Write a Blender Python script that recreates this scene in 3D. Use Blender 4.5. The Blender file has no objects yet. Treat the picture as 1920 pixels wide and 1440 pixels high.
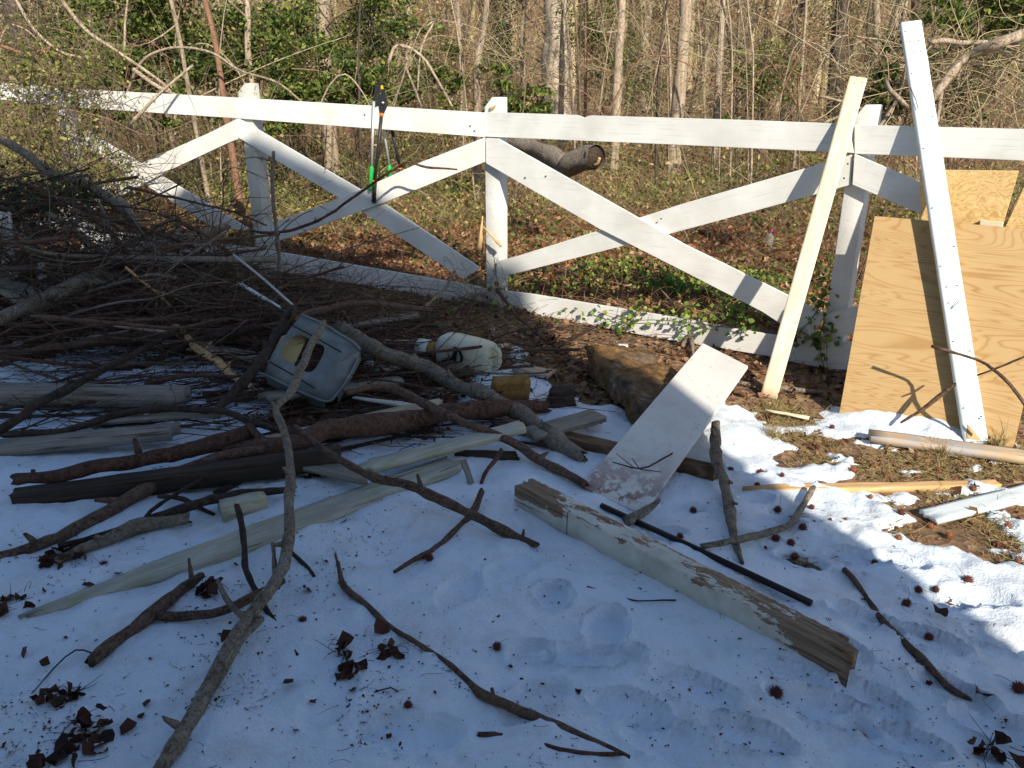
import bpy, math, random
import numpy as np
from mathutils import Vector, Matrix
C = bpy.context.scene.collection
R = math.radians
# ---------------------------------------------------------------- camera, sky, sun, exposure
F = 1443.0; PITCH = R(19.5); CAMZ = 1.5
cam_d = bpy.data.cameras.new('camera'); cam = bpy.data.objects.new('camera', cam_d); C.objects.link(cam)
cam.location = (0, 0, CAMZ); cam.rotation_euler = (R(90) - PITCH, 0, 0)
cam_d.sensor_width = 36; cam_d.lens = F / 1920 * 36; cam_d.clip_start = 0.05; cam_d.clip_end = 600
bpy.context.scene.camera = cam
SUN_EL = R(32); SUN_DX, SUN_DY = -0.355, 0.935      # horizontal travel of the light
world = bpy.data.worlds.new('World'); bpy.context.scene.world = world; world.use_nodes = True
nt = world.node_tree; sky = nt.nodes.new('ShaderNodeTexSky'); sky.sky_type = 'NISHITA'; sky.sun_disc = False
sky.sun_elevation = SUN_EL; sky.sun_rotation = math.atan2(-SUN_DX, -SUN_DY); sky.altitude = 50
sky.air_density = 1.0; sky.dust_density = 0.6; sky.ozone_density = 1.4
nt.links.new(sky.outputs[0], nt.nodes['Background'].inputs[0]); nt.nodes['Background'].inputs[1].default_value = 0.108
sd = bpy.data.lights.new('sun', 'SUN'); sd.energy = 5.0; sd.angle = R(0.55); sd.color = (1.0, 0.90, 0.76)
sun = bpy.data.objects.new('sun', sd); C.objects.link(sun)
sun.rotation_euler = Vector((SUN_DX * math.cos(SUN_EL), SUN_DY * math.cos(SUN_EL), -math.sin(SUN_EL))).to_track_quat('-Z', 'Y').to_euler()
vs = bpy.context.scene.view_settings
vs.view_transform = 'Standard'; vs.look = 'None'; vs.exposure = 0.48; vs.gamma = 1; vs.use_curve_mapping = False
try:
    cy = bpy.context.scene.cycles
    cy.max_bounces = 6; cy.diffuse_bounces = 3; cy.glossy_bounces = 2; cy.transmission_bounces = 4; cy.transparent_max_bounces = 6
except Exception: pass

# ---------------------------------------------------------------- maths helpers
rng = np.random.default_rng(7); rnd = random.Random(11)
CT, ST = math.cos(PITCH), math.sin(PITCH)
_P = np.random.default_rng(3).random((256, 256))
def vn(x, y, s=0):
    x = np.asarray(x, float) + s * 17.31; y = np.asarray(y, float) + s * 9.77
    xi = np.floor(x).astype(int); yi = np.floor(y).astype(int); fx = x - xi; fy = y - yi
    fx = fx * fx * (3 - 2 * fx); fy = fy * fy * (3 - 2 * fy)
    a = _P[xi & 255, yi & 255]; b = _P[(xi + 1) & 255, yi & 255]; c = _P[xi & 255, (yi + 1) & 255]; d = _P[(xi + 1) & 255, (yi + 1) & 255]
    return (a + (b - a) * fx) * (1 - fy) + (c + (d - c) * fx) * fy - 0.5
def fbm(x, y, s=0, o=4):
    r = 0; a = 1.0
    for k in range(o): r = r + a * vn(np.asarray(x) * 2 ** k, np.asarray(y) * 2 ** k, s + k * 3); a *= .5
    return r
def g0(x, y):                                      # smooth land: level near, rising to the wood, hill behind
    u = (np.asarray(y, float) - 5.2) / .5
    sp = .5 * np.where(u > 20, u, np.log1p(np.exp(np.clip(u, -30, 20))))
    z = .068 * sp
    h = np.clip((np.asarray(y, float) - 30) / 30, 0, 1); z = z + h * h * 9
    h2 = np.clip((np.asarray(y, float) - 60) / 60, 0, 1); return z + h2 * 8
def px_of(x, y, z):
    zz = CAMZ - z; dep = y * CT + zz * ST
    dep = np.where(dep < .15, .15, dep)
    v = (zz * CT - y * ST) / dep
    return 960 + F * x / dep, 720 + F * v
def raydir(px, py):
    u = (px - 960) / F; v = (py - 720) / F
    return np.array([u, CT - v * ST, -(ST + v * CT)])
def at_y(px, py, y): d = raydir(px, py); t = y / d[1]; return Vector((d[0] * t, y, CAMZ + d[2] * t))
def onplane(px, py, p, n):
    d = Vector(raydir(px, py)); o = Vector((0, 0, CAMZ)); t = (Vector(p) - o).dot(Vector(n)) / d.dot(Vector(n)); return o + d * t

# ---------------------------------------------------------------- land and snow heights
BARE = [(1560,852,100,15),(1690,868,120,19),(1850,888,150,24),(1830,955,120,18),(1885,1000,90,36),(1700,990,46,11),
        (1445,772,44,15),(1395,748,34,14),(1755,1005,36,10),(1500,818,30,10),(1600,832,40,12),(1620,905,60,9),(1900,1050,50,16),
        (960,800,70,14),(760,905,50,9),(1390,720,26,12),(1480,965,26,5),(1810,1015,40,8),(350,640,60,16),(560,780,120,18),(1120,715,90,26)]
FOOT = [(1040,1130,.15,.11,100,.020),(1135,1190,.19,.13,70,.022),(990,1240,.13,.10,20,.015),(1110,1245,.26,.10,5,.024),
        (1310,1310,.24,.11,-35,.016),(1530,1345,.26,.11,-30,.022),(1400,1400,.24,.10,-30,.018),(1250,1400,.22,.12,-20,.012),(1640,1330,.2,.1,-40,.018),
        (1730,1210,.22,.1,-35,.02),(1500,1050,.18,.08,-30,.02),(1620,1170,.2,.09,-35,.02),(1600,1050,.2,.08,-30,.018),(1430,1120,.2,.08,-30,.012),
        (860,1120,.2,.12,60,.012),(770,1395,.25,.14,0,.014),(1180,1345,.2,.1,-20,.014),(1840,1130,.2,.1,-30,.02),(1780,1310,.2,.1,-35,.022),
        (1470,985,.16,.07,-10,.018),(1250,1010,.15,.08,10,.014),(1290,960,.14,.08,0,.012),(960,1080,.2,.12,30,.01),(1870,1380,.22,.1,-30,.022),
        (1690,1060,.18,.08,-30,.016),(1560,1230,.2,.09,-40,.012),(1400,890,.16,.07,-10,.016),(1420,940,.14,.07,0,.014),(1480,1280,.2,.09,-35,.014),(1880,1210,.2,.1,-35,.02),
        (1770,1130,.18,.08,-35,.018),(1680,1400,.24,.1,-30,.02),(1000,1330,.22,.12,40,.010),(620,1330,.22,.12,80,.008)]
def _hit0(px, py):
    d = raydir(px, py); t = CAMZ / -d[2]; return d[0] * t, d[1] * t
_foot = [(*_hit0(a, b), c, d, R(e), f) for a, b, c, d, e, f in FOOT]
def soil_h(x, y):
    z = g0(x, y) + .02 * fbm(x * 1.1, y * 1.1, 1, 3) + .012 * fbm(x * 5, y * 5, 2, 3)
    far = np.clip((np.asarray(y) - 7) / 6, 0, 1)
    return z + far * (.22 * fbm(x * .35, y * .35, 5, 3)) - .012
_bx = [-900,0,150,420,600,800,900,960,1060,1180,1250,1380,1450,1500,1640,1800,1920,2600]
_by = [720,665,640,660,790,800,690,660,700,790,810,690,772,768,768,790,825,900]
def snow_t(x, y):
    px, py = px_of(x, y, g0(x, y))
    n = fbm(x * 7, y * 7, 8, 4); n2 = fbm(x * 24, y * 24, 9, 2); sc = np.clip((py - 500) / 300, .5, 1.6)
    yb = np.interp(px, _bx, _by)
    rr = np.clip((px - 1330) / 200, 0, 1) * np.clip((1200 - py) / 200, 0, 1)
    t = (.045 - .015 * rr) * np.tanh((py - yb + n * 60) / 45) + .010 * n
    for bx, by, rx, ry in BARE:
        t = t - .055 * np.exp(-(((px - bx) / (rx * 1.25)) ** 2 + ((py - by) / (ry * 1.3)) ** 2)) * np.clip(.85 + 1.3 * n + .5 * n2, 0, 2)
    rt = np.clip((px - 1350) / 200, 0, 1) * np.clip((1150 - py) / 150, 0, 1)
    t = t - rt * np.clip(.004 + .035 * n + .010 * n2, -.01, .03)
    lump = .015 * vn(x * 3.1 + y * 2.2, y * 6 + x * 4.2, 21) + .012 * fbm(x * 6, y * 6, 14, 3)
    t = t + lump * (.65 + .95 * np.clip((px - 1100) / 300, 0, 1))
    for fx, fy, l, w, a, dp in _foot:
        dx = x - fx; dy = y - fy; u = (dx * math.cos(a) + dy * math.sin(a)) / (l * .5); v = (-dx * math.sin(a) + dy * math.cos(a)) / (w * .5)
        r = np.sqrt(u * u + v * v) + .25 * n
        t = t - dp * 1.35 / (1 + np.exp(np.clip((r - 1) * 16, -50, 50))) + dp * .65 * np.exp(-((r - 1.16) / .12) ** 2)
    # the low drift banked against the plywood
    wx, wy = _hit0(1690, 790); t = t + .075 * np.exp(-(((x - wx) * .86 - (y - wy) * .5) / .30) ** 2 - (((x - wx) * .5 + (y - wy) * .86) / .10) ** 2)
    return t + .0045 * n2 + .008 * vn(x * 13, y * 13, 17) + .004 * vn(x * 42, y * 42, 18)
GX = np.arange(-8, 8.01, .025); GY = np.arange(-1, 13.01, .025)
_xx, _yy = np.meshgrid(GX, GY, indexing='ij')
_HS = soil_h(_xx, _yy); _TT = snow_t(_xx, _yy); _HH = np.maximum(_HS, _HS + _TT)
def _bil(A, x, y):
    fx = (x + 8) / .025; fy = (y + 1) / .025; i = int(fx); j = int(fy)
    if not (0 <= i < A.shape[0] - 1 and 0 <= j < A.shape[1] - 1): return None
    fx -= i; fy -= j
    return (A[i, j] * (1 - fx) + A[i + 1, j] * fx) * (1 - fy) + (A[i, j + 1] * (1 - fx) + A[i + 1, j + 1] * fx) * fy
def surf(x, y):
    r = _bil(_HH, x, y); return float(r) if r is not None else float(soil_h(x, y))
def thick(x, y):
    r = _bil(_TT, x, y); return float(r) if r is not None else 0.02
def G(px, py, h=0.0):                               # the point h above the land that stands at this place of the plan
    d = raydir(px, py); t = .3; dt = .05
    while t < 140:
        t += dt; dt = .05 + t * .01
        if CAMZ + d[2] * t < float(g0(0, d[1] * t)) + h: break
    a, b = t - dt, t
    for k in range(22):
        m = (a + b) / 2
        if CAMZ + d[2] * m < surf(d[0] * m, d[1] * m) + h: b = m
        else: a = m
    return Vector((d[0] * b, d[1] * b, CAMZ + d[2] * b))
def depth(p): return p[1] * CT + (CAMZ - p[2]) * ST

# ---------------------------------------------------------------- mesh helpers
class MB:
    def __init__(s): s.v = []; s.f = []; s.n = 0
    def add(s, v, f):
        v = np.asarray(v, np.float64).reshape(-1, 3)
        for q in (f if isinstance(f, list) else [f]):
            q = np.asarray(q, np.int64)
            if q.size: s.f.append(q.reshape(-1, q.shape[-1]) + s.n)
        s.v.append(v); s.n += len(v); return s
    def mesh(s, name, smooth=True, origin=None):
        V = np.concatenate(s.v) if s.v else np.zeros((0, 3))
        if origin is not None: V = V - np.array(origin)
        m = bpy.data.meshes.new(name); m.vertices.add(len(V)); m.vertices.foreach_set('co', V.astype(np.float32).ravel())
        sizes = np.concatenate([np.full(len(q), q.shape[1]) for q in s.f]); idx = np.concatenate([q.ravel() for q in s.f])
        m.loops.add(len(idx)); m.loops.foreach_set('vertex_index', idx.astype(np.int32))
        m.polygons.add(len(sizes)); st = np.concatenate([[0], np.cumsum(sizes)[:-1]])
        m.polygons.foreach_set('loop_start', st.astype(np.int32)); m.polygons.foreach_set('loop_total', sizes.astype(np.int32))
        if smooth: m.polygons.foreach_set('use_smooth', np.ones(len(sizes), bool))
        m.update(calc_edges=True); return m
    def build(s, name, mat, parent=None, smooth=True, origin=None):
        m = s.mesh(name, smooth, origin)
        for mm in (mat if isinstance(mat, (list, tuple)) else [mat]): m.materials.append(mm)
        o = bpy.data.objects.new(name, m); C.objects.link(o)
        if origin is not None: o.location = origin
        if parent is not None:
            o.parent = parent
            if origin is not None: o.location = Vector(origin) - parent.location
            else: o.location = -parent.location
        return o
def tag(o, label=None, cat=None, group=None, kind=None):
    if label: o['label'] = label
    if cat: o['category'] = cat
    if group: o['group'] = group
    if kind: o['kind'] = kind
    return o
def root(name, label, cat, loc, group=None):
    o = bpy.data.objects.new(name, None); C.objects.link(o); o.location = loc; o.empty_display_size = .1
    bpy.context.view_layer.update(); return tag(o, label, cat, group)
def spline(P, step=.04, mn=2):
    P = [np.array(p, float) for p in P]
    if len(P) == 2: P = [P[0], (P[0] + P[1]) / 2, P[1]]
    Q = [2 * P[0] - P[1]] + P + [2 * P[-1] - P[-2]]; out = []
    for i in range(1, len(Q) - 2):
        a, b, c, d = Q[i - 1], Q[i], Q[i + 1], Q[i + 2]; n = max(mn, int(np.linalg.norm((c - b)[:3]) / step))
        t = np.linspace(0, 1, n, endpoint=False)[:, None]
        out.append(.5 * (2 * b + (c - a) * t + (2 * a - 5 * b + 4 * c - d) * t * t + (3 * b - 3 * c + d - a) * t ** 3))
    out.append(P[-1][None]); return np.concatenate(out)
def tube(mb, P, rad, n=8, cap=True, seed=None, rough=0.0, rag=0.0):
    P = np.asarray(P, float); m = len(P); rad = np.broadcast_to(rad, (m,)).astype(float)
    T = np.gradient(P, axis=0); T /= np.linalg.norm(T, axis=1)[:, None] + 1e-9
    up = np.array([0, 0, 1.]) if abs(T[0][2]) < .9 else np.array([1., 0, 0])
    N = up - T * (T @ up)[:, None]; N /= np.linalg.norm(N, axis=1)[:, None] + 1e-9
    B = np.cross(T, N); a = np.linspace(0, 2 * np.pi, n, endpoint=False)
    rr = rad[:, None] * np.ones((1, n))
    if rough: 
        sd = rnd.random() * 99
        s = np.concatenate([[0], np.cumsum(np.linalg.norm(np.diff(P, axis=0), axis=1))]) / (max(rad.mean(), .004) * 3)
        rr = rr * (1 + rough * (2 * vn(s[:, None] + sd, np.cos(a)[None] * 1.4 + sd, 3) + 1.2 * vn(s[:, None] * 2.7 + sd, np.sin(a)[None] * 2.5 + sd, 5)))
    V = P[:, None] + rr[..., None] * (np.cos(a)[None, :, None] * N[:, None] + np.sin(a)[None, :, None] * B[:, None])
    if rag:
        V[-1] += T[-1] * (rng.random(n)[:, None] * rad[-1] * 2.2 * rag); V[0] -= T[0] * (rng.random(n)[:, None] * rad[0] * 1.2 * rag)
    i = np.arange(m - 1)[:, None] * n; j = np.arange(n)[None]; k = (j + 1) % n
    q = np.stack([i + j, i + k, i + n + k, i + n + j], -1).reshape(-1, 4)
    fs = [q]
    if cap: fs += [np.arange(n)[::-1][None], (np.arange(n) + (m - 1) * n)[None]]
    mb.add(V.reshape(-1, 3), fs)
def sticks(mb, A, B, ra, rb, bend=None, n=3, seg=3):  # many thin curved sticks at once
    A = np.asarray(A); B = np.asarray(B); k = len(A); t = np.linspace(0, 1, seg + 1)
    if bend is None: bend = rng.normal(0, .08, (k, 3)) * np.linalg.norm(B - A, axis=1)[:, None]
    P = A[:, None] + (B - A)[:, None] * t[None, :, None] + bend[:, None] * (4 * t * (1 - t))[None, :, None]
    T = (B - A); T = T / (np.linalg.norm(T, axis=1)[:, None] + 1e-9)
    r0 = rng.normal(size=(k, 3)); N = np.cross(T, r0); N /= np.linalg.norm(N, axis=1)[:, None] + 1e-9; Bn = np.cross(T, N)
    a = np.linspace(0, 2 * np.pi, n, endpoint=False)
    rad = np.asarray(ra).reshape(-1, 1) + (np.asarray(rb).reshape(-1, 1) - np.asarray(ra).reshape(-1, 1)) * t[None]
    rad = np.broadcast_to(rad, (k, seg + 1))
    V = P[:, :, None] + rad[:, :, None, None] * (np.cos(a)[None, None, :, None] * N[:, None, None] + np.sin(a)[None, None, :, None] * Bn[:, None, None])
    base = (np.arange(k) * (seg + 1) * n)[:, None, None]; i = (np.arange(seg) * n)[None, :, None]; j = np.arange(n)[None, None]; kk = (j + 1) % n
    q = np.stack([base + i + j, base + i + kk, base + i + n + kk, base + i + n + j], -1).reshape(-1, 4)
    mb.add(V.reshape(-1, 3), q); return P
def cards(mb, c, size, flat=.5, asp=.6, fold=.25, nrm=None):   # leaf shapes: folded rhombs
    c = np.asarray(c); k = len(c); size = np.broadcast_to(size, (k,))[:, None]
    d = rng.normal(size=(k, 3)); d[:, 2] *= (1 - flat); d /= np.linalg.norm(d, axis=1)[:, None]
    u = rng.normal(size=(k, 3)) * (1 - flat) + np.array([0, 0, 1.]) * flat if nrm is None else nrm + rng.normal(size=(k, 3)) * .35
    s = np.cross(d, u); s /= np.linalg.norm(s, axis=1)[:, None] + 1e-9; w = np.cross(s, d)
    L = size * .5; W = size * asp * .5; fo = W * rng.uniform(-.2, 1, (k, 1)) * fold * 2
    V = np.stack([c - d * L, c + s * W + w * fo - d * L * .15, c + d * L, c - s * W + w * fo - d * L * .15], 1).reshape(-1, 3)
    b = (np.arange(k) * 4)[:, None]
    mb.add(V, np.concatenate([b + np.array([0, 1, 2]), b + np.array([0, 2, 3])]))
def lobed(mb, c, size, pts=5, flat=.7):                # maple or gum leaves with curled lobes
    for q in range(len(c)):
        n = pts * 2 + 1; a = np.linspace(-2.6, 2.6, n); s = size[q] if np.ndim(size) else size
        r = np.where(np.arange(n) % 2 == 1, .46, .33 + .05 * rng.random(n)) * s * (1 - .12 * np.abs(a) / 2.6) * rng.uniform(.75, 1.1, n)
        z = (r * r / s) * rng.uniform(-.4, 1.7) * (1 + .8 * np.sin(a + rng.uniform(0, 6))) + rng.normal(0, .07, n) * s
        V = np.column_stack([np.cos(a) * r, np.sin(a) * r, z]); V = np.vstack([[[0, 0, 0]], V, [[-.30 * s, 0, .02 * s]]])
        ea = Matrix.Rotation(rng.uniform(0, 6.28), 3, 'Z') @ Matrix.Rotation(rng.normal(0, .9 * (1 - flat)), 3, 'X') @ Matrix.Rotation(rng.normal(0, .9 * (1 - flat)), 3, 'Y')
        V = V @ np.array(ea).T + np.array(c[q]); i = np.arange(1, n)
        tr = [(0, k, k + 1) for k in range(1, n)] + [(0, n + 1, 1), (0, n, n + 1)]
        mb.add(V, np.array(tr))
def frame(x, up):
    x = Vector(x).normalized(); y = Vector(up).cross(x)
    if y.length < 1e-4: y = Vector((0, 1, 0)).cross(x)
    y.normalize(); z = x.cross(y); return x, y, z
def plank(name, p0, p1, w, t, mat, up=(0, 0, 1), jag0=0, jag1=0, seg=None, ns=7, parent=None, warp=0.004, twist=0.0, point=None):
    p0 = Vector(p0); p1 = Vector(p1); L = (p1 - p0).length; x, y, z = frame(p1 - p0, up)
    seg = seg or max(4, int(L / .08)); S = np.linspace(0, L, seg + 1); W = np.linspace(-w / 2, w / 2, ns + 1)
    j0 = rng.random(ns + 1) * jag0; j1 = rng.random(ns + 1) * jag1
    sx = S[:, None] + (j0[None] * (1 - S[:, None] / L) ** 14) - (j1[None] * (S[:, None] / L) ** 14)
    wy = np.broadcast_to(W[None], sx.shape).copy()
    if point: wy *= np.interp(S / L, point[0], point[1])[:, None]
    wob = warp * np.sin(S * 2.3 + rnd.random() * 6)[:, None] + .0012 * rng.normal(size=sx.shape)
    tw = twist * (S / L - .5)[:, None] * wy
    edge = np.ones(ns + 1); edge[[0, -1]] = .94
    top = np.stack([sx, wy, t / 2 * edge[None] + wob + tw], -1); bot = np.stack([sx, wy, -t / 2 * edge[None] + wob + tw], -1)
    n1 = ns + 1; V = np.concatenate([top.reshape(-1, 3), bot.reshape(-1, 3)]); o = (seg + 1) * n1
    i = (np.arange(seg) * n1)[:, None]; j = np.arange(ns)[None]
    qt = np.stack([i + j, i + n1 + j, i + n1 + j + 1, i + j + 1], -1).reshape(-1, 4); qb = qt[:, ::-1] + o
    ii = (np.arange(seg) * n1); sl = np.stack([ii, ii + o, ii + n1 + o, ii + n1], -1); k = ii + ns; sr = np.stack([k, k + n1, k + n1 + o, k + o], -1)
    jj = np.arange(ns); e0 = np.stack([jj, jj + 1, jj + 1 + o, jj + o], -1); b = seg * n1; e1 = np.stack([b + jj, b + jj + o, b + jj + 1 + o, b + jj + 1], -1)
    mb = MB(); mb.add(V, [qt, qb, sl, sr, e0, e1]); m = mb.mesh(name, False); m.materials.append(mat)
    ob = bpy.data.objects.new(name, m); C.objects.link(ob)
    M = Matrix((x, y, z)).transposed().to_4x4(); M.translation = p0
    if parent is not None: ob.parent = parent; M = Matrix.Translation(-parent.location) @ M
    ob.matrix_local = M; return ob
def slab(name, cs, t, mat, parent=None, bevel=.003, away=True, along=(0, 1)):  # flat sheet from its corners, thickness away from the viewer
    cs = [Vector(c) for c in cs]; n = (cs[1] - cs[0]).cross(cs[-1] - cs[0]).normalized()
    view = Vector((0, 0, CAMZ)) - cs[0]
    if (n.dot(view) < 0): n = -n
    x = (cs[along[1]] - cs[along[0]]).normalized(); z = n; y = z.cross(x).normalized()
    Mi = Matrix((x, y, z)); o = cs[0]; loc = [Mi @ (c - o) for c in cs]; k = len(cs)
    V = [tuple((c.x, c.y, 0)) for c in loc] + [tuple((c.x, c.y, -t)) for c in loc]
    area = sum(loc[i].x * loc[(i + 1) % k].y - loc[(i + 1) % k].x * loc[i].y for i in range(k))
    r = list(range(k)) if area > 0 else list(range(k))[::-1]
    fs = [r, [i + k for i in r[::-1]]] + [[r[(i + 1) % k], r[i], r[i] + k, r[(i + 1) % k] + k] for i in range(k)]
    m = bpy.data.meshes.new(name); m.from_pydata(V, [], fs); m.update(); m.materials.append(mat)
    ob = bpy.data.objects.new(name, m); C.objects.link(ob)
    M = Mi.transposed().to_4x4(); M.translation = o
    if parent is not None: ob.parent = parent; M = Matrix.Translation(-parent.location) @ M
    ob.matrix_local = M
    if bevel: b = ob.modifiers.new('bevel', 'BEVEL'); b.width = bevel; b.segments = 2; b.limit_method = 'ANGLE'
    return ob
# ---------------------------------------------------------------- materials
class MT:
    def __init__(s, name, rough=.7):
        s.m = bpy.data.materials.new(name); s.m.use_nodes = True; s.t = s.m.node_tree; s.b = s.t.nodes['Principled BSDF']
        s.b.inputs['Roughness'].default_value = rough; s.b.inputs['Specular IOR Level'].default_value = .25
    def n(s, ty, **k):
        o = s.t.nodes.new(ty)
        for a, v in k.items():
            if a in o.inputs: o.inputs[a].default_value = v
            else: setattr(o, a, v)
        return o
    def l(s, a, b): s.t.links.new(a, b)
    def co(s, scale=(1, 1, 1), kind='Object'):
        c = s.n('ShaderNodeTexCoord'); mp = s.n('ShaderNodeMapping'); mp.inputs['Scale'].default_value = scale; s.l(c.outputs[kind], mp.inputs[0]); return mp.outputs[0]
    def noise(s, vec, scale, detail=4, rough=.6, dist=0):
        o = s.n('ShaderNodeTexNoise'); o.inputs['Scale'].default_value = scale; o.inputs['Detail'].default_value = detail; o.inputs['Roughness'].default_value = rough; o.inputs['Distortion'].default_value = dist
        if vec is not None: s.l(vec, o.inputs['Vector'])
        return o.outputs[0]
    def ramp(s, fac, stops, interp='LINEAR'):
        r = s.n('ShaderNodeValToRGB'); e = r.color_ramp.elements; r.color_ramp.interpolation = interp
        while len(e) < len(stops): e.new(.5)
        for k, (p, c) in enumerate(stops): e[k].position = p; e[k].color = (*c, 1) if len(c) == 3 else c
        s.l(fac, r.inputs[0]); return r.outputs[0]
    def mix(s, fac, a, b, mode='MIX'):
        o = s.n('ShaderNodeMix', data_type='RGBA', blend_type=mode)
        for sock, v in ((o.inputs[0], fac), (o.inputs[6], a), (o.inputs[7], b)):
            if isinstance(v, (float, int)): sock.default_value = v
            elif isinstance(v, tuple): sock.default_value = (*v, 1)
            else: s.l(v, sock)
        return o.outputs[2]
    def col(s, c):
        if isinstance(c, tuple): s.b.inputs['Base Color'].default_value = (*c, 1)
        else: s.l(c, s.b.inputs['Base Color'])
        return s
    def bump(s, h, dist=.005, strength=.6):
        b = s.n('ShaderNodeBump'); b.inputs['Distance'].default_value = dist; b.inputs['Strength'].default_value = strength
        s.l(h, b.inputs['Height']); s.l(b.outputs[0], s.b.inputs['Normal']); return s
    def island(s): return s.n('ShaderNodeNewGeometry').outputs['Random Per Island']
K = lambda v: (v, v, v)
def bark(name, dark, light, scale=30, zs=1.0, patch=None):
    m = MT(name, .85); v = m.co((1, 1, zs)); n = m.noise(v, scale, 6, .7); n2 = m.noise(v, scale * .14, 3)
    c = m.ramp(n, [(.37, dark), (.63, light)]); c = m.mix(m.ramp(n2, [(.35, K(0)), (.7, K(1))]), c, m.mix(.5, c, patch or light))
    if patch is None: c = m.mix(.6, c, m.ramp(m.n('ShaderNodeObjectInfo').outputs['Random'], [(0, K(.6)), (1, K(1.0))]), 'MULTIPLY')
    sp = m.ramp(m.noise(m.co(), scale * 2.6, 3, .6), [(.36, K(.45)), (.46, K(1))]); c = m.mix(.8, c, sp, 'MULTIPLY')
    return m.col(c).bump(m.mix(.5, n, sp), .010, .9).m
BARK_BROWN = bark('bark_brown', (.05, .03, .022), (.20, .125, .085), 45)
BARK_RED = bark('bark_red', (.035, .018, .013), (.17, .088, .06), 35)
BARK_DARK = bark('bark_dark', (.018, .012, .010), (.085, .058, .045), 40)
BARK_GREY = bark('bark_grey', (.10, .085, .07), (.33, .28, .22), 40)
BARK_LICHEN = bark('bark_lichen', (.07, .05, .035), (.27, .20, .14), 50, patch=(.34, .33, .27))
TRUNK = bark('trunk_bark', (.19, .145, .10), (.56, .45, .33), 26, .18)
TRUNK_DARK = bark('trunk_bark_dark', (.035, .03, .025), (.12, .095, .075), 20, .2)
TRUNK_RED = bark('trunk_bark_red', (.16, .08, .05), (.34, .19, .12), 26, .2)
TRUNK_PALE = bark('trunk_bark_pale', (.20, .16, .12), (.55, .46, .36), 14, .12, patch=(.62, .55, .45))
TWIG = bark('twig_bark', (.10, .07, .045), (.30, .22, .14), 30)
def paint(name, base, dirt, wear, wearcol=(.23, .19, .14), edge=.5):
    m = MT(name, .55); v = m.co((.35, 3, 3)); n = m.noise(v, 3, 6, .65, .3); big = m.noise(m.co((1, 1, 1)), 2.6, 5, .6); fine = m.noise(m.co((.12, 3.5, 3.5)), 26, 4, .6)
    c = m.ramp(big, [(.3, dirt), (.62, base)]); c = m.mix(m.ramp(fine, [(.30, K(.55)), (.44, K(0))]), c, tuple(x * .62 for x in base)); c = m.mix(m.ramp(m.noise(m.co((.5, 1, 1)), 13, 5, .75), [(.66, K(0)), (.74, K(.7))]), c, (.40, .36, .28))
    c = m.mix(m.ramp(n, [(wear, K(0)), (wear + .035, K(1))]), c, m.ramp(fine, [(.3, tuple(x * .5 for x in wearcol)), (.7, wearcol)]))
    return m.col(c).bump(m.mix(.5, fine, n), .002, .5).m
PAINT = paint('fence_paint', (.78, .79, .76), (.62, .62, .57), .73)
PAINT_OLD = paint('post_paint', (.62, .62, .56), (.45, .45, .38), .60)
PAINT_BLUE = paint('pale_blue_paint', (.70, .77, .78), (.58, .66, .67), .80)
PAINT_PEEL = paint('peeling_paint', (.62, .60, .53), (.44, .42, .35), .61, (.20, .15, .10))
def wood(name, dark, light, ring=9, rough=.7, knots=False, stain=None):
    m = MT(name, rough); v = m.co((.10, 1.6, 1.6)); n = m.noise(v, 22, 5, .6); w = m.noise(m.co((.35, 2.2, 1)), 3.5, 2, .5, .5)
    s = m.n('ShaderNodeMath', operation='SINE'); mu = m.n('ShaderNodeMath', operation='MULTIPLY'); mu.inputs[1].default_value = ring * 8; m.l(w, mu.inputs[0]); m.l(mu.outputs[0], s.inputs[0])
    g = m.ramp(s.outputs[0], [(0, K(.0)), (1, K(1))]); c = m.mix(m.mix(.5, g, n), dark, light)
    if stain: c = m.mix(m.ramp(m.noise(m.co(), 4, 5, .7), [(.45, K(0)), (.62, K(.85))]), c, stain)
    return m.col(c).bump(n, .0015, .5).m
NEWWOOD = wood('new_pine', (.66, .54, .36), (.80, .71, .54), 5)
STAKE = wood('stake_pine', (.50, .30, .13), (.66, .45, .23), 6)
LUMBER = wood('weathered_pine', (.42, .30, .18), (.60, .47, .31), 6, stain=(.36, .36, .36))
def oldwood(name, dark, light, moss=None):
    m = MT(name, .85); st = m.noise(m.co((.05, 1.5, 1.5)), 70, 5, .7); cr = m.ramp(m.noise(m.co((.06, 1.6, 1.6)), 34, 3, .6, .2), [(.36, K(0)), (.41, K(1))]); bl = m.noise(m.co((.4, 1, 1)), 6, 5, .7)
    c = m.ramp(st, [(.3, dark), (.66, light)]); c = m.mix(m.ramp(bl, [(.40, K(.75)), (.60, K(0))]), c, tuple(x * .5 for x in light)); c = m.mix(.85, c, m.mix(cr, (.22, .2, .18), (1., 1., 1.)), 'MULTIPLY')
    if moss: c = m.mix(m.ramp(m.noise(m.co(), 9, 5, .75), [(.5, K(0)), (.66, K(.7))]), c, moss)
    return m.col(c).bump(m.mix(.5, st, cr), .004, .8).m
GREYWOOD = oldwood('grey_board', (.14, .125, .10), (.36, .33, .275))
DARKWOOD = oldwood('dark_timber', (.018, .013, .010), (.075, .052, .038))
GREENWOOD = oldwood('mossy_board', (.30, .285, .22), (.64, .61, .51), (.37, .37, .20))
ROTWOOD = wood('brown_rotten_wood', (.06, .032, .018), (.24, .15, .085), 8, .9)
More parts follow.
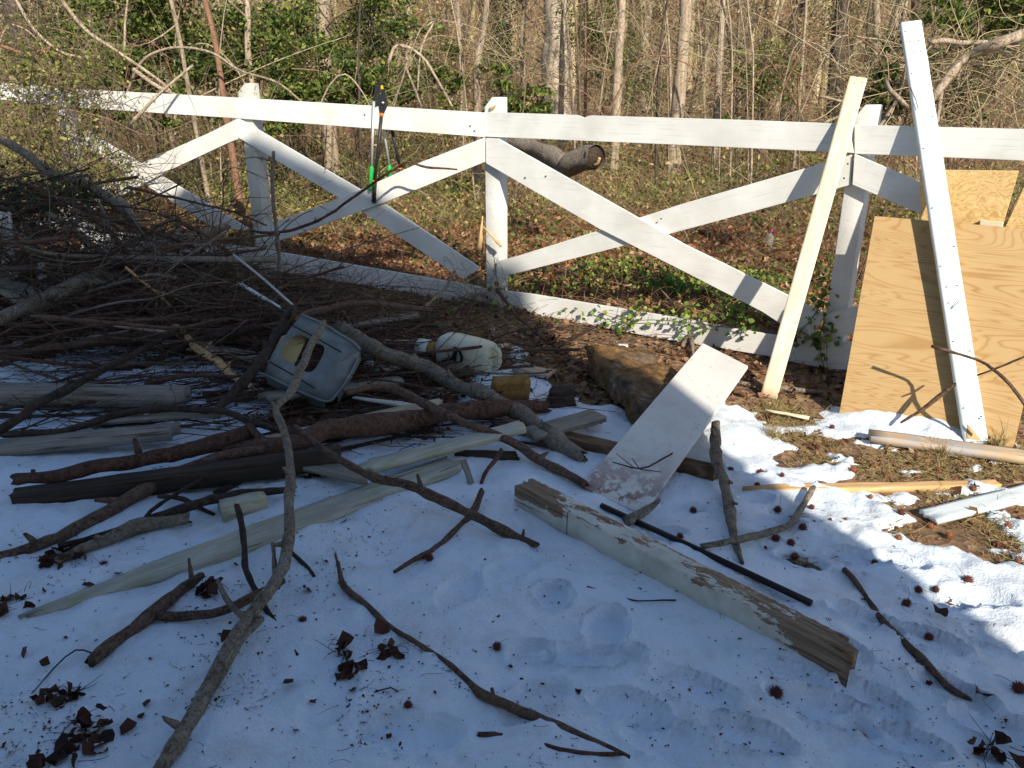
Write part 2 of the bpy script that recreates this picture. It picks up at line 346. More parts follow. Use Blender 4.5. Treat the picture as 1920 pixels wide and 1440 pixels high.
def plymat():
    m = MT('plywood', .55); v = m.co((.8, 4.2, 1)); w = m.noise(v, 1.0, 3, .45, .8)
    mu = m.n('ShaderNodeMath', operation='MULTIPLY'); mu.inputs[1].default_value = 210; m.l(w, mu.inputs[0]); s = m.n('ShaderNodeMath', operation='SINE'); m.l(mu.outputs[0], s.inputs[0])
    g = m.ramp(s.outputs[0], [(.0, (.44, .30, .14)), (.6, (.41, .27, .12)), (.85, (.385, .23, .085)), (1, (.32, .185, .065))]); f = m.noise(m.co((.4, 9, 1)), 30, 4, .6)
    c = m.mix(m.ramp(f, [(.35, K(0)), (.75, K(.35))]), g, (.36, .22, .10)); big = m.noise(m.co(), 2.2, 3)
    return m.col(m.mix(m.ramp(big, [(.3, K(0)), (.7, K(.35))]), c, (.52, .36, .17))).bump(f, .0006, .4).m
PLY = plymat()
def osbmat():
    m = MT('strand_board', .5); v = m.co((1, 1, 1)); vo = m.n('ShaderNodeTexVoronoi', feature='F1'); mp = m.n('ShaderNodeMapping'); mp.inputs['Scale'].default_value = (16, 50, 20)
    nz = m.n('ShaderNodeTexNoise'); nz.inputs['Scale'].default_value = 7; m.l(v, nz.inputs['Vector']); ad = m.mix(.16, v, nz.outputs[1]); m.l(ad, mp.inputs[0]); m.l(mp.outputs[0], vo.inputs['Vector'])
    c = m.ramp(vo.outputs['Color'], [(0, (.47, .27, .09)), (.35, (.66, .43, .17)), (.75, (.80, .58, .28)), (1, (.6, .36, .13))]); return m.col(c).bump(vo.outputs['Distance'], .001, .5).m
OSB = osbmat()
def leafmat(name, stops, rough=.6, trans=.25):
    m = MT(name, rough); c = m.ramp(m.island(), stops); m.col(c)
    if trans:
        tr = m.n('ShaderNodeBsdfTranslucent'); m.l(c, tr.inputs[0]); mx = m.n('ShaderNodeMixShader'); mx.inputs[0].default_value = trans
        m.l(m.b.outputs[0], mx.inputs[1]); m.l(tr.outputs[0], mx.inputs[2]); m.l(mx.outputs[0], m.t.nodes['Material Output'].inputs[0])
    return m.m
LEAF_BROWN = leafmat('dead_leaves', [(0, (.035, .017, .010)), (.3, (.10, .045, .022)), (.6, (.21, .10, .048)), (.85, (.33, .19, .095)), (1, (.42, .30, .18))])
LEAF_LIT = leafmat('sunny_dead_leaves', [(0, (.06, .025, .012)), (.3, (.19, .075, .035)), (.6, (.38, .165, .075)), (.85, (.48, .29, .15)), (1, (.58, .44, .28))])  # brighter copy of the dead leaves, sunlight behind the fence put into the colour
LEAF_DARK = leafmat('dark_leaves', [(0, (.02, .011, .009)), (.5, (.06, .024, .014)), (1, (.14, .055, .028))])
LEAF_TAN = leafmat('tan_leaves', [(0, (.36, .23, .11)), (.5, (.50, .35, .18)), (1, (.62, .47, .28))], trans=.4)
LEAF_GREEN = leafmat('bush_leaves', [(0, (.03, .055, .012)), (.4, (.085, .135, .028)), (.75, (.18, .24, .05)), (.93, (.34, .37, .09)), (1, (.44, .38, .14))], .45, .4)
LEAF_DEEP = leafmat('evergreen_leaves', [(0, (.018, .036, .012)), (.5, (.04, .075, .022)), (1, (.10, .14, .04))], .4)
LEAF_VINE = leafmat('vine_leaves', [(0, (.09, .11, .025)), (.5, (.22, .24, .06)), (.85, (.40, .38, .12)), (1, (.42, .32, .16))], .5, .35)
LEAF_IVY = leafmat('ivy_leaves', [(0, (.04, .09, .015)), (.5, (.11, .20, .03)), (.85, (.24, .32, .06)), (1, (.30, .18, .06))], .35, .2)
GRASS = leafmat('dry_grass', [(0, (.22, .15, .06)), (.4, (.44, .34, .16)), (.8, (.58, .47, .25)), (1, (.34, .36, .10))])
STRAW = leafmat('straw', [(0, (.13, .075, .04)), (.5, (.30, .19, .10)), (1, (.50, .37, .21))])
REDSTRAW = leafmat('red_brown_stems', [(0, (.13, .05, .025)), (.5, (.32, .15, .08)), (.85, (.48, .28, .16)), (1, (.58, .42, .26))])
BRUSHM = leafmat('brush_twigs', [(0, (.06, .045, .03)), (.4, (.22, .165, .09)), (.8, (.43, .34, .19)), (1, (.58, .48, .30))], trans=0)
BRUSHG = leafmat('green_brush_twigs', [(0, (.09, .08, .03)), (.5, (.28, .27, .10)), (1, (.46, .44, .20))], trans=0)
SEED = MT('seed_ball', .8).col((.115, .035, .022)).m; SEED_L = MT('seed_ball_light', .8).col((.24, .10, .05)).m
def wornpost(L):
    m = MT('worn_post_paint', .7); v = m.co(); st = m.noise(m.co((.06, 1.4, 1.4)), 60, 5, .7); cr = m.ramp(m.noise(m.co((.08, 1.6, 1.6)), 26, 4, .65, .2), [(.35, K(0)), (.39, K(1))])
    pt = m.ramp(m.noise(v, 7, 5, .7), [(.3, (.46, .44, .36)), (.6, (.66, .64, .56))]); pt = m.mix(.8, pt, m.mix(cr, (.25, .22, .18), (1., 1., 1.)), 'MULTIPLY')
    wd = m.ramp(st, [(.32, (.09, .055, .035)), (.66, (.36, .25, .16))]); sx = m.n('ShaderNodeSeparateXYZ'); m.l(v, sx.inputs[0])
    nz = m.noise(m.co((.5, 1.3, 1.3)), 11, 5, .7); w = m.n('ShaderNodeMath', operation='MULTIPLY_ADD'); w.inputs[1].default_value = .9; m.l(nz, w.inputs[0]); xl = m.n('ShaderNodeMath', operation='DIVIDE'); xl.inputs[1].default_value = L; m.l(sx.outputs[0], xl.inputs[0]); m.l(m.ramp(xl.outputs[0], [(0, K(.24)), (.17, K(.15)), (.23, K(0)), (.53, K(0)), (.62, K(.13)), (.85, K(.16)), (.96, K(.42))]), w.inputs[2])
    up_ = m.n('ShaderNodeMath', operation='MULTIPLY_ADD'); m.l(sx.outputs[2], up_.inputs[0]); up_.inputs[1].default_value = 4.0; m.l(w.outputs[0], up_.inputs[2])
    c = m.mix(m.ramp(up_.outputs[0], [(.715, K(0)), (.735, K(1))]), pt, wd); return m.col(c).bump(m.mix(.5, st, cr), .004, .8).m
def simple(name, c, rough=.6, metal=0, nz=None, bumpd=0):
    m = MT(name, rough); m.b.inputs['Metallic'].default_value = metal
    if nz: 
        n = m.noise(m.co(), nz[0], 5, .65); m.col(m.ramp(n, [(.3, nz[1]), (.65, c)]))
        if bumpd: m.bump(n, bumpd, .6)
    else: m.col(c)
    return m.m
def snowmat():
    m = MT('snow', .55); v = m.co(); big = m.noise(v, 2.4, 5, .6); f = m.noise(v, 90, 4, .7); md = m.noise(v, 16, 5, .6)
    dirt = m.ramp(m.noise(v, 5, 6, .75, .4), [(.50, K(0)), (.72, K(.7))])
    c = m.mix(dirt, m.ramp(big, [(.3, (.70, .81, .92)), (.7, (.79, .87, .95))]), (.56, .58, .56))
    sp = m.ramp(m.noise(v, 150, 2, .5), [(.72, K(0)), (.76, K(.75))]); c = m.mix(sp, c, (.16, .13, .11))
    m.b.inputs['Specular IOR Level'].default_value = .4
    return m.col(c).bump(m.mix(.4, f, md), .017, .75).m
SNOW = snowmat()
def soilmat():
    m = MT('soil', .9); v = m.co(); vo = m.n('ShaderNodeTexVoronoi'); vo.inputs['Scale'].default_value = 26; m.l(m.mix(.12, v, m.n('ShaderNodeTexNoise').outputs[1]), vo.inputs['Vector'])
    c = m.ramp(vo.outputs['Color'], [(0, (.06, .032, .018)), (.4, (.16, .082, .045)), (.75, (.29, .17, .09)), (1, (.42, .30, .18))])
    n = m.noise(v, 1.1, 4); c = m.mix(m.ramp(n, [(.4, K(0)), (.65, K(.6))]), c, (.18, .13, .08)); return m.col(c).bump(vo.outputs['Distance'], .02, .7).m
SOIL = soilmat()
PLASTIC_GREY = simple('grey_plastic', (.21, .235, .235), .55, 0, (9, (.12, .13, .13)))
PLASTIC_TAN = simple('tan_board', (.42, .33, .16), .7)
PLASTIC_WHITE = simple('milky_plastic', (.60, .62, .52), .35, 0, (5, (.48, .46, .30)))
BLACK = simple('black_print', (.012, .014, .02), .5); BLACKMETAL = simple('black_metal', (.016, .015, .02), .45, .3, (40, (.03, .022, .02)))
STEEL = simple('bare_metal', (.50, .50, .48), .35, .8); ALU = simple('aluminium_tube', (.62, .64, .62), .4, .5); GREENP = simple('green_grip', (.015, .40, .06), .4)
DARKP = simple('dark_handle', (.02, .022, .025), .4, .2, (60, (.05, .05, .055))); ORANGEP = simple('orange_ring', (.72, .16, .03), .5); YELLOWP = simple('yellow_mark', (.75, .50, .03), .5)
NAIL = simple('nail_metal', (.12, .12, .13), .5, .4)
FOAM = simple('yellow_foam', (.30, .18, .055), .95, 0, (22, (.15, .085, .03)), .008)
def slabmat():
    m = MT('mossy_foam_slab', .95); v = m.co(); n = m.noise(v, 14, 6, .75); b = m.noise(v, 3.1, 4, .6, .3)
    c = m.ramp(n, [(.3, (.03, .02, .012)), (.5, (.16, .09, .035)), (.7, (.36, .21, .075))]); c = m.mix(m.ramp(b, [(.50, K(0)), (.62, K(.85))]), c, m.ramp(n, [(.35, (.05, .033, .022)), (.6, (.20, .15, .11)), (.75, (.5, .5, .5))]))
    return m.col(c).bump(n, .03, .9).m
OLDSLAB = slabmat()
def whiteslab():
    m = MT('white_panel', .5); v = m.co(); n = m.noise(v, 3, 6, .7, .3); c = m.ramp(n, [(.3, (.58, .56, .51)), (.6, (.70, .68, .63))]); c = m.mix(m.ramp(m.noise(v, 24, 5, .7), [(.34, K(.5)), (.42, K(0))]), c, (.35, .32, .27))
    gr = m.n('ShaderNodeSeparateXYZ'); m.l(v, gr.inputs[0]); f = m.ramp(gr.outputs[0], [(.02, K(1)), (.34, K(0))]); pn = m.ramp(m.noise(v, 9, 6, .75), [(.47, K(0)), (.53, K(1))])
    c = m.mix(m.mix(1.0, f, pn, 'MULTIPLY'), c, m.ramp(m.noise(v, 40, 4), [(.35, (.20, .12, .10)), (.6, (.40, .27, .24))])); return m.col(c).bump(n, .001, .3).m
WPANEL = whiteslab()
# ---------------------------------------------------------------- land and snow
def axis(a, b, fine, lo, hi, grow=1.12):
    c = list(np.arange(a, b + 1e-6, fine)); s = fine; x = b
    while x < hi: s *= grow; x += s; c.append(x)
    s = fine; x = a; pre = []
    while x > lo: s *= grow; x -= s; pre.append(x)
    return np.array(pre[::-1] + c)
def gridmesh(X, Y, Z, keep=None):
    xx, yy = np.meshgrid(X, Y, indexing='ij'); V = np.stack([xx, yy, Z], -1).reshape(-1, 3); n = len(Y)
    i = (np.arange(len(X) - 1) * n)[:, None]; j = np.arange(n - 1)[None]; q = np.stack([i + j, i + n + j, i + n + j + 1, i + j + 1], -1).reshape(-1, 4)
    if keep is not None: q = q[keep.ravel()[q].any(1)]
    used = np.unique(q); mp = np.zeros(len(V), int); mp[used] = np.arange(len(used)); return V[used], mp[q]
X = axis(-5.5, 5, .03, -260, 260); Y = axis(.6, 8.5, .03, -160, 330)
xx, yy = np.meshgrid(X, Y, indexing='ij'); V, q = gridmesh(X, Y, soil_h(xx, yy)); mb = MB(); mb.add(V, q)
tag(mb.build('ground', SOIL), 'bare soil and leaf litter rising gently to the wood', 'ground', kind='structure')
X = axis(-3.6, 3.6, .0125, -14, 14); Y = axis(.62, 5.6, .0125, -6, 8)
xx, yy = np.meshgrid(X, Y, indexing='ij'); T = snow_t(xx, yy); H = soil_h(xx, yy) + T + .0016 * vn(xx * 60, yy * 60, 4)
V, q = gridmesh(X, Y, H, keep=T > -.012); mb = MB(); mb.add(V, q)
tag(mb.build('snow', SNOW), 'thin trampled snow with footprints, melting away at the right', 'snow', kind='structure')
# ---------------------------------------------------------------- barn behind the camera (its shadow lies over the yard)
def barn():
    r = root('barn', 'grey gambrel roofed barn standing behind the camera, casting the yard shadow', 'barn', (0, -2.2, 0))
    prof = [(3.03, 0), (3.05, 4.6), (3.16, 5.15), (3.10, 5.72), (2.11, 6.61), (1.24, 7.34), (.50, 7.08), (-.10, 6.86), (-1.0, 6.85), (-2.6, 6.1), (-3.9, 4.6), (-4.0, 0)]
    k = len(prof); V = [(x, -2.2, z) for x, z in prof] + [(x, -8.2, z) for x, z in prof]
    mb = MB(); mb.add(V, [np.array([list(range(k))]), np.array([list(range(2 * k - 1, k - 1, -1))])] + [np.array([[i, i + k, (i + 1) % k + k, (i + 1) % k]]) for i in range(k)])
    mb.build('wall', simple('barn_siding', (.20, .19, .18), .8), r, smooth=False)
    mb = MB(); P = prof[1:-1]
    for (x0, z0), (x1, z1) in zip(P[:-1], P[1:]):
        n = Vector((z0 - z1, 0, x1 - x0)).normalized() * -.04; a = [(x0, z0), (x1, z1), (x1 + n.x, z1 + n.z), (x0 + n.x, z0 + n.z)]
        if n.z < 0: a = [(x0, z0), (x1, z1), (x1 - n.x, z1 - n.z), (x0 - n.x, z0 - n.z)]
        mb.add([(x, -2.23, z) for x, z in a] + [(x, -8.4, z) for x, z in a], [np.array([[0, 1, 2, 3]]), np.array([[7, 6, 5, 4]]), np.array([[0, 4, 5, 1], [1, 5, 6, 2], [2, 6, 7, 3], [3, 7, 4, 0]])])
    mb.build('roof', simple('barn_shingles', (.12, .12, .13), .9), r, smooth=False)
barn()
# ---------------------------------------------------------------- fence
POSTS = [(-4.35, 7.85), (-2.25, 6.9), (-.15, 6.0), (1.95, 4.5), (3.85, 2.95)]
def fplane(bay, off):
    a = Vector((*POSTS[bay], 0)); b = Vector((*POSTS[bay + 1], 0)); d = (b - a).normalized(); n = Vector((d.y, -d.x, 0))
    if n.y > 0: n = -n
    return a + n * off, n
def fp(px, py, bay, off=.024): p, n = fplane(bay, off); return onplane(px, py, p, n)
fence = root('paddock_fence', 'white crossbuck board fence running across the yard in front of the wood', 'fence', (POSTS[2][0], POSTS[2][1], 0))
def fboard(name, q, bay, off, mat=PAINT, label=None):
    o = slab(name, [fp(x, y, bay, off) for x, y in q], .022, mat, fence, .002)
    if label: o['label'] = label
    return o
fboard('top_rail', [(-70, 150), (40, 158), (134, 170), (128, 202), (60, 192), (-70, 180)], 0, .024, label='leftmost top rail hidden by vines')
fboard('top_rail', [(143, 167), (446, 183), (446, 222), (151, 202)], 0, .026)
fboard('top_rail', [(446.5, 183), (907.5, 211), (907.5, 257), (446.5, 222)], 1, .026)
fboard('top_rail', [(908.5, 210), (1080, 215.5), (1094, 220.5), (1108, 216.5), (1400, 225), (1599, 233), (1596, 262), (1601, 287), (1260, 271), (908.5, 256)], 2, .026, label='long top rail with a notch in its upper edge')
fboard('top_rail', [(1602, 234), (1720, 237), (1960, 243), (1960, 303), (1602, 288)], 3, .026)
fboard('brace', [(130, 226), (363, 367), (470, 432), (402, 428), (143, 265)], 0, .024)
fboard('brace', [(443.5, 223), (390, 250), (277, 300), (150, 372), (60, 420), (90, 440), (310, 323), (430, 267), (443.5, 262)], 0, .048)
fboard('brace', [(447, 222), (720, 382), (900, 503), (868, 524), (677, 396), (447, 258)], 1, .024)
fboard('brace', [(908, 258), (787, 305), (708, 341), (640, 371), (497, 423), (480, 430), (480, 468), (500, 460), (640, 409), (720, 380), (908, 304)], 1, .048)
fboard('brace', [(911, 259), (933, 260), (1195, 408), (1280, 457), (1473, 552), (1548, 590), (1516, 642), (1430, 585), (1280, 508), (1120, 427), (911, 306)], 2, .048)
fboard('brace', [(1597, 290), (1280, 382), (1190, 411), (970, 480), (932, 490), (930, 522), (1180, 458), (1280, 432), (1594, 347)], 2, .024)
fboard('brace', [(1602, 289), (1725, 341), (1830, 392), (1826, 452), (1722, 400), (1598, 346)], 3, .040)
fboard('brace', [(1545, 590), (1700, 548), (1790, 520), (1790, 572), (1700, 600), (1540, 640)], 3, .030)
fboard('bottom_rail', [(150, 428), (478, 465), (478, 500), (150, 470)], 0, .024)
fboard('bottom_rail', [(479, 466), (530, 474), (900, 538), (900, 573), (525, 509), (479, 500)], 1, .026)
fboard('bottom_rail', [(902, 540), (1000, 552), (1275, 597), (1410, 622), (1548, 645), (1548, 692), (1437, 667), (1250, 637), (1025, 594), (902, 572)], 2, .026)
fboard('bottom_rail', [(1550, 641), (1680, 640), (1800, 640), (1800, 700), (1550, 692)], 3, .018)
def post(k, top, w, mat, cut=.07):
    x, y = POSTS[k]; d = Vector((POSTS[min(k + 1, 4)][0] - POSTS[max(k - 1, 0)][0], POSTS[min(k + 1, 4)][1] - POSTS[max(k - 1, 0)][1], 0)).normalized()
    n = Vector((-d.y, d.x, 0)); n = n if n.y > 0 else -n; z0 = surf(x, y) - .3; a, h = w / 2, top
    P = lambda s, t, z: Vector((x, y, 0)) + d * s + n * t + Vector((0, 0, z))
    V = [P(-a, .002, z0), P(a, .002, z0), P(a, w, z0), P(-a, w, z0), P(-a, .002, h - cut), P(a, .002, h - cut * .5), P(a, .03, h), P(a, w, h), P(-a * .3, w, h), P(-a, w, h - cut * .5), P(-a * .3, .04, h)]
    fs = [np.array([[3, 2, 1, 0], [0, 1, 5, 4]]), np.array([[1, 2, 7, 6, 5]]), np.array([[2, 3, 9, 8, 7]]), np.array([[3, 0, 4, 9]]), np.array([[4, 5, 6, 10]]), np.array([[4, 10, 8, 9]]), np.array([[10, 6, 7, 8]])]
    mb = MB(); mb.add([tuple(v) for v in V], fs); o = mb.build('post', mat, fence, smooth=False)
    b = o.modifiers.new('bevel', 'BEVEL'); b.width = .004; b.segments = 2
    return o
post(0, 1.70, .12, PAINT); post(1, at_y(457, 156, 6.95).z, .125, PAINT_OLD); post(2, at_y(930, 182, 6.05).z, .125, PAINT)['label'] = 'post with a splintered brown top'
post(3, at_y(1628, 196, 4.55).z, .115, PAINT); post(4, 1.45, .12, PAINT)
# splintered wood on the second post
def shard(path, w, bay, off, label, nm='splinter'):
    mb = MB(); P = spline([fp(x, y, bay, off) for x, y in path], .02); tube(mb, P, np.linspace(w, w * .3, len(P)), 6, rough=.3); o = mb.build(nm, STAKE, fence); o['label'] = label
shard([(898, 470), (902, 432), (905, 405)], .022, 1, .09, 'tan bark peeling up beside the post'); shard([(940, 462), (920, 440), (906, 425)], .014, 1, .10, 'torn wood strip hanging at the post foot')
shard([(918, 206), (926, 201), (930, 196)], .012, 2, .006, 'bare brown wood at the post top', 'bare_patch')
mb = MB()
for x, y, b in ((684, 215, 1), (882, 236, 1), (890, 245, 1), (985, 333, 2), (1024, 330, 2), (610, 317, 1), (614, 401, 1), (834, 489, 1), (1590, 307, 2), (1583, 334, 2), (1240, 410, 2), (640, 318, 1), (170, 272, 0), (176, 276, 0)):
    p, n = fplane(b, .05 if (x, y) not in ((684, 215), (882, 236), (890, 245)) else .028); c = np.array(onplane(x, y, p, n)); tube(mb, [c, c + np.array(n) * .006], .006, 6)
mb.build('nail_heads', NAIL, fence)['kind'] = 'stuff'
# ---------------------------------------------------------------- boards leaning on the fence
def line_to(p0, mid, ytop):
    d = (mid - p0)
    t = 1.0
    while t < 3:
        q = p0 + d * t; _, py = px_of(q.x, q.y, q.z)
        if py < ytop: break
        t += .002
    return q
def pixw(px, a, b):      # width in metres for a pixel width at a point
    return px * depth(a) / F
p0 = G(1441, 745, .0); mid = fp(1577, 262, 2, .075); top = line_to(p0, mid, 147)
pl = plank('plank', p0, top, .092, .022, NEWWOOD, up=(-.35, -.9, .1)); tag(pl, 'clean cream pine board leaning on the fence rail near the right hand post', 'plank')
m_ = MB()
for s, t_ in ((-.025, .985), (.01, .98)):
    q = p0.lerp(top, t_); x, y, z = frame(top - p0, (-.35, -.9, .1)); c = q + y * s + z * .012; tube(m_, [c, c + z * .004], .003, 6)
m_.build('nail', NAIL, None); o = C.objects[-1]
bpy.context.view_layer.update(); o.parent = pl; o.matrix_parent_inverse = pl.matrix_world.inverted()
p0 = G(1829, 828, .0); mid = fp(1741, 265, 3, .085); top = line_to(p0, mid, 44); up = (-.12, -.98, .1)
wb = plank('plank', p0, top, .103, .030, PAINT_BLUE, up=up, jag0=.0); tag(wb, 'tall pale painted board studded with old nails, leaning in front of the plywood', 'plank'); bpy.context.view_layer.update()
x, y, z = frame(top - p0, up)
if z.y > 0: z = -z
for px_, py_ in ((1697, 60), (1725, 68), (1705, 78), (1722, 77), (1712, 100), (1725, 97), (1709, 138), (1748, 219), (1731, 279), (1748, 390), (1789, 462), (1764, 499), (1795, 535), (1775, 538), (1779, 568), (1788, 640), (1819, 658), (1807, 765), (1836, 785), (1840, 781)):
    c = onplane(px_, py_, p0 + z * .016, z); mm = MB(); tube(mm, [c, c + z * .005], .0035, 6); o = mm.build('nail', NAIL); o.parent = wb; o.matrix_parent_inverse = wb.matrix_world.inverted()
for a, b in (((1784, 579), (1799, 563)), ((1706, 163), (1722, 205))):
    c = onplane(*a, p0 + z * .018, z); d_ = onplane(*b, p0 + z * .028, z); mm = MB(); tube(mm, [c, c.lerp(d_, .6) + z * .01, d_], .0025, 6); o = mm.build('bent_nail', NAIL); o.parent = wb; o.matrix_parent_inverse = wb.matrix_world.inverted()
mm = MB(); a_, b_, c_ = [onplane(*q, p0 + z * .017, z) for q in ((1812, 822), (1814, 795), (1840, 826))]; mm.add([tuple(v) for v in (a_, b_, onplane(1826, 808, p0 + z * .017, z), c_)] + [tuple(v - z * .008) for v in (a_, b_, onplane(1826, 808, p0 + z * .017, z), c_)], [np.array([[0, 1, 2, 3], [7, 6, 5, 4], [0, 4, 5, 1], [1, 5, 6, 2], [2, 6, 7, 3]])])
o = mm.build('split_end', STAKE, smooth=False); o.parent = wb; o.matrix_parent_inverse = wb.matrix_world.inverted()
B0 = G(1573, 771, -.02); B1 = G(1900, 830, -.02); e = (B1 - B0); e.z = 0; e.normalize(); l = Vector((-e.y * .29, e.x * .29, 1))
if l.y < 0: l = Vector((e.y * .29, -e.x * .29, 1))
tq = .97 / (top.z - p0.z); l = (p0 + (top - p0) * tq - z * .062) - (p0 - z * .034); B0 = p0 - z * .034
n = e.cross(l).normalized(); pp = lambda x, y: onplane(x, y, B0, n); print('PLY', pp(1573, 778), pp(1899, 845), pp(1640, 405))
ply = slab('plywood_sheet', [pp(1573, 778), pp(1640, 405), pp(1950, 431), pp(1925, 735), pp(1899, 845)], .015, PLY, None, .001, along=(0, 4)); tag(ply, 'orange brown plywood sheet with wavy grain standing in the snow by the fence', 'plywood')
for (q, lab, off) in (([(1723, 318), (1910, 320), (1878, 430), (1850, 560), (1735, 560)], 'square strand board sheet standing behind the plywood', .10), ([(1926, 338), (1985, 350), (1990, 600), (1860, 600), (1884, 428)], 'strand board sheet tilted at the right edge behind the plywood', .085)):
    P, nn = fplane(3, off); tag(slab('strand_board', [onplane(x, y, P, nn) for x, y in q], .011, OSB, None, .001), lab, 'board', 'strand board sheets')
P, nn = fplane(3, .125); tag(slab('wood_offcut', [onplane(x, y, P, nn) for x, y in ((1838, 413), (1880, 417), (1878, 440), (1834, 440))], .02, NEWWOOD, None, .002), 'small pale offcut wedged between strand board and plywood', 'offcut')
a, b = G(1935, 752, 0), None; tag(plank('plank', G(1925, 750), G(1925, 750) + Vector((.03, .05, .45)), .06, .02, PAINT, up=(0, -1, 0)), 'white board end at the right edge beside the plywood', 'plank')
# ---------------------------------------------------------------- white panel, timber, rod
q = [G(1088, 912, .012), G(1205, 964, .006), onplane(1403, 675, (0, 0, .30), (0, 0, 1)), onplane(1318, 643, (0, 0, .30), (0, 0, 1))]
c01, c23 = (q[0] + q[1]) / 2, (q[2] + q[3]) / 2
wp = slab('white_panel', q, .018, WPANEL, None, .002, along=(0, 3)); tag(wp, 'white laminate panel with a pink stained lower end, propped on the foam slab', 'panel')
A, B = G(962, 948, -.006), G(1592, 1296, -.004); d = (B - A).normalized(); bk = Vector((-d.y, d.x, 0)); bk = bk if bk.y > 0 else -bk
tc = Vector((0, 0, .046)) + bk * .048; tm = plank('timber_post', A + tc, B + tc, .096, .096, wornpost((B - A).length), jag0=.03, jag1=.12, seg=90, ns=8, warp=.001)
tag(tm, 'square wooden post with peeling white paint and a rotten broken end, lying in the snow', 'wooden post'); bpy.context.view_layer.update()
def childworld(o, par): o.parent = par; o.matrix_parent_inverse = par.matrix_world.inverted(); return o
def rotpatch(s0, s1, y0, y1, nm, nz=.0):
    L = (B - A).length; k = 30; S = np.linspace(s0 * L, s1 * L, k); lo = y0 * .048 + .006 * rng.normal(size=k); hi = y1 * .048 + .006 * rng.normal(size=k); lo = np.clip(lo, -.0475, .047); hi = np.clip(hi, -.046, .0475)
    tp = np.clip(np.minimum(np.arange(k), np.arange(k)[::-1]) / 4, 0, 1); md = (lo + hi) / 2 + .02 * np.sin(np.arange(k)); lo = md + (lo - md) * tp; hi = md + (hi - md) * tp
    V = np.concatenate([np.column_stack([S, lo, np.full(k, .0500)]), np.column_stack([S, hi, np.full(k, .0500)])]); i = np.arange(k - 1)
    m = MB(); m.add(V, np.stack([i, i + 1, i + 1 + k, i + k], -1)); o = m.build(nm, ROTWOOD, None, False); o.parent = tm
cut = MB(); x, y, z = frame(B - A, (0, 0, 1)); L = (B - A).length; s = .215 * L; 
cut.add([(s, -.0495, -.046), (s + .003, -.0495, -.046), (s + .003, -.0495, .0494), (s, -.0495, .0494), (s, .01, .0494), (s + .003, .01, .0494)], [np.array([[0, 1, 2, 3], [3, 2, 5, 4]])] )
o = cut.build('saw_cut', BLACK, None, False); o.parent = tm
if y.y < 0: o.scale = (1, -1, 1)
mb = MB(); a, b = G(1128, 948, .014), G(1521, 1131, .012); tube(mb, [a, (a + b) / 2 + Vector((0, 0, .003)), b], .0115, 14); tag(mb.build('metal_rod', BLACKMETAL, origin=a), 'black metal rod lying on the snow beside the white post', 'rod')
# ---------------------------------------------------------------- loose planks and boards
def board(a, b, w, t, mat, label, h0=.0, h1=.0, cat='board', nm='plank', up=(0, 0, 1), tiltx=0, **k):
    p, q_ = G(a[0], a[1], h0 + t / 2), G(b[0], b[1], h1 + t / 2); o = plank(nm, p, q_, w, t, mat, up=(tiltx, -abs(tiltx) * .5, 1), **k); tag(o, label, cat); return o
board((28, 1166), (860, 868), .135, .030, GREENWOOD, 'long weathered board with a pointed end lying on the snow at the lower left', .0, .02, jag0=.05, jag1=.05, point=([0, .25, .45, 1], [.12, .75, 1, 1]))
board((655, 884), (985, 798), .092, .028, GREENWOOD, 'short pale green mossy board resting on the sticks', .07, .12, jag0=.10, jag1=.02, tiltx=0)
board((985, 815), (1122, 778), .12, .03, GREYWOOD, 'cracked grey board end poking out beside the foam slab', .05, .05, jag0=.02)
board((420, 850), (835, 757), .11, .03, LUMBER, 'tan plank lying under the dark logs', .06, .11, jag1=.05, jag0=.1)
board((-40, 738), (352, 742), .12, .085, GREYWOOD, 'thick grey timber at the left edge above the snow', .04, .05, jag1=.03)
board((-40, 845), (340, 808), .11, .05, GREYWOOD, 'grey board over the snow at the left, below the thick timber', .03, .06, jag1=.06)
board((22, 938), (640, 858), .085, .08, DARKWOOD, 'black square timber lying under the reddish branch', .0, .05, jag0=.02)
board((412, 952), (496, 934), .12, .07, GREENWOOD, 'short pale block of wood on the snow', .0, .0, nm='wood_block', cat='block')
board((60, 590), (330, 625), .035, .014, LUMBER, 'thin pale lath across the brush pile', .30, .22, nm='lath')
board((600, 618), (790, 590), .10, .025, GREYWOOD, 'pale weathered board behind the grey plastic crate', .10, .10, jag0=.04, jag1=.08)
board((690, 640), (795, 642), .04, .02, GREENWOOD, 'narrow pale strip next to the plastic jug', .04, .04, jag1=.04)
board((-25, 512), (88, 575), .20, .03, GREYWOOD, 'wide grey slab of bark in the brush at the left edge', .40, .30, jag1=.08)
board((150, 640), (245, 625), .13, .03, LUMBER, 'short brown board under the brush pile', .10, .14, jag0=.05, jag1=.03)
board((310, 642), (520, 676), .11, .025, GREENWOOD, 'pale green plank left of the plastic crate', .07, .09, jag0=.08)
board((930, 795), (1350, 890), .085, .05, ROTWOOD, 'split brown timber passing under the white panel', .02, -.01, jag0=.06, jag1=.02)
board((1392, 918), (1870, 908), .050, .028, STAKE, 'new wooden stake with a sharpened tip lying at the right', .0, .0, nm='stake', cat='stake', point=([0, .14, 1], [.1, 1, 1]))
board((1628, 818), (1990, 868), .09, .038, LUMBER, 'weathered pine stud lying in front of the plywood', .005, .005, jag0=.01)
board((1738, 972), (1990, 908), .095, .018, PAINT_BLUE, 'pale blue painted board lying at the right edge', .012, .012, jag0=.02)
board((1435, 770), (1517, 785), .03, .010, NEWWOOD, 'cream splinter of wood on the grass', .012, .012, nm='wood_splinter', cat='splinter', point=([0, 1], [.2, 1]))
board((868, 862), (886, 915), .024, .014, GREYWOOD, 'short broken lath standing in the snow below the mossy board', .10, .0, nm='lath')
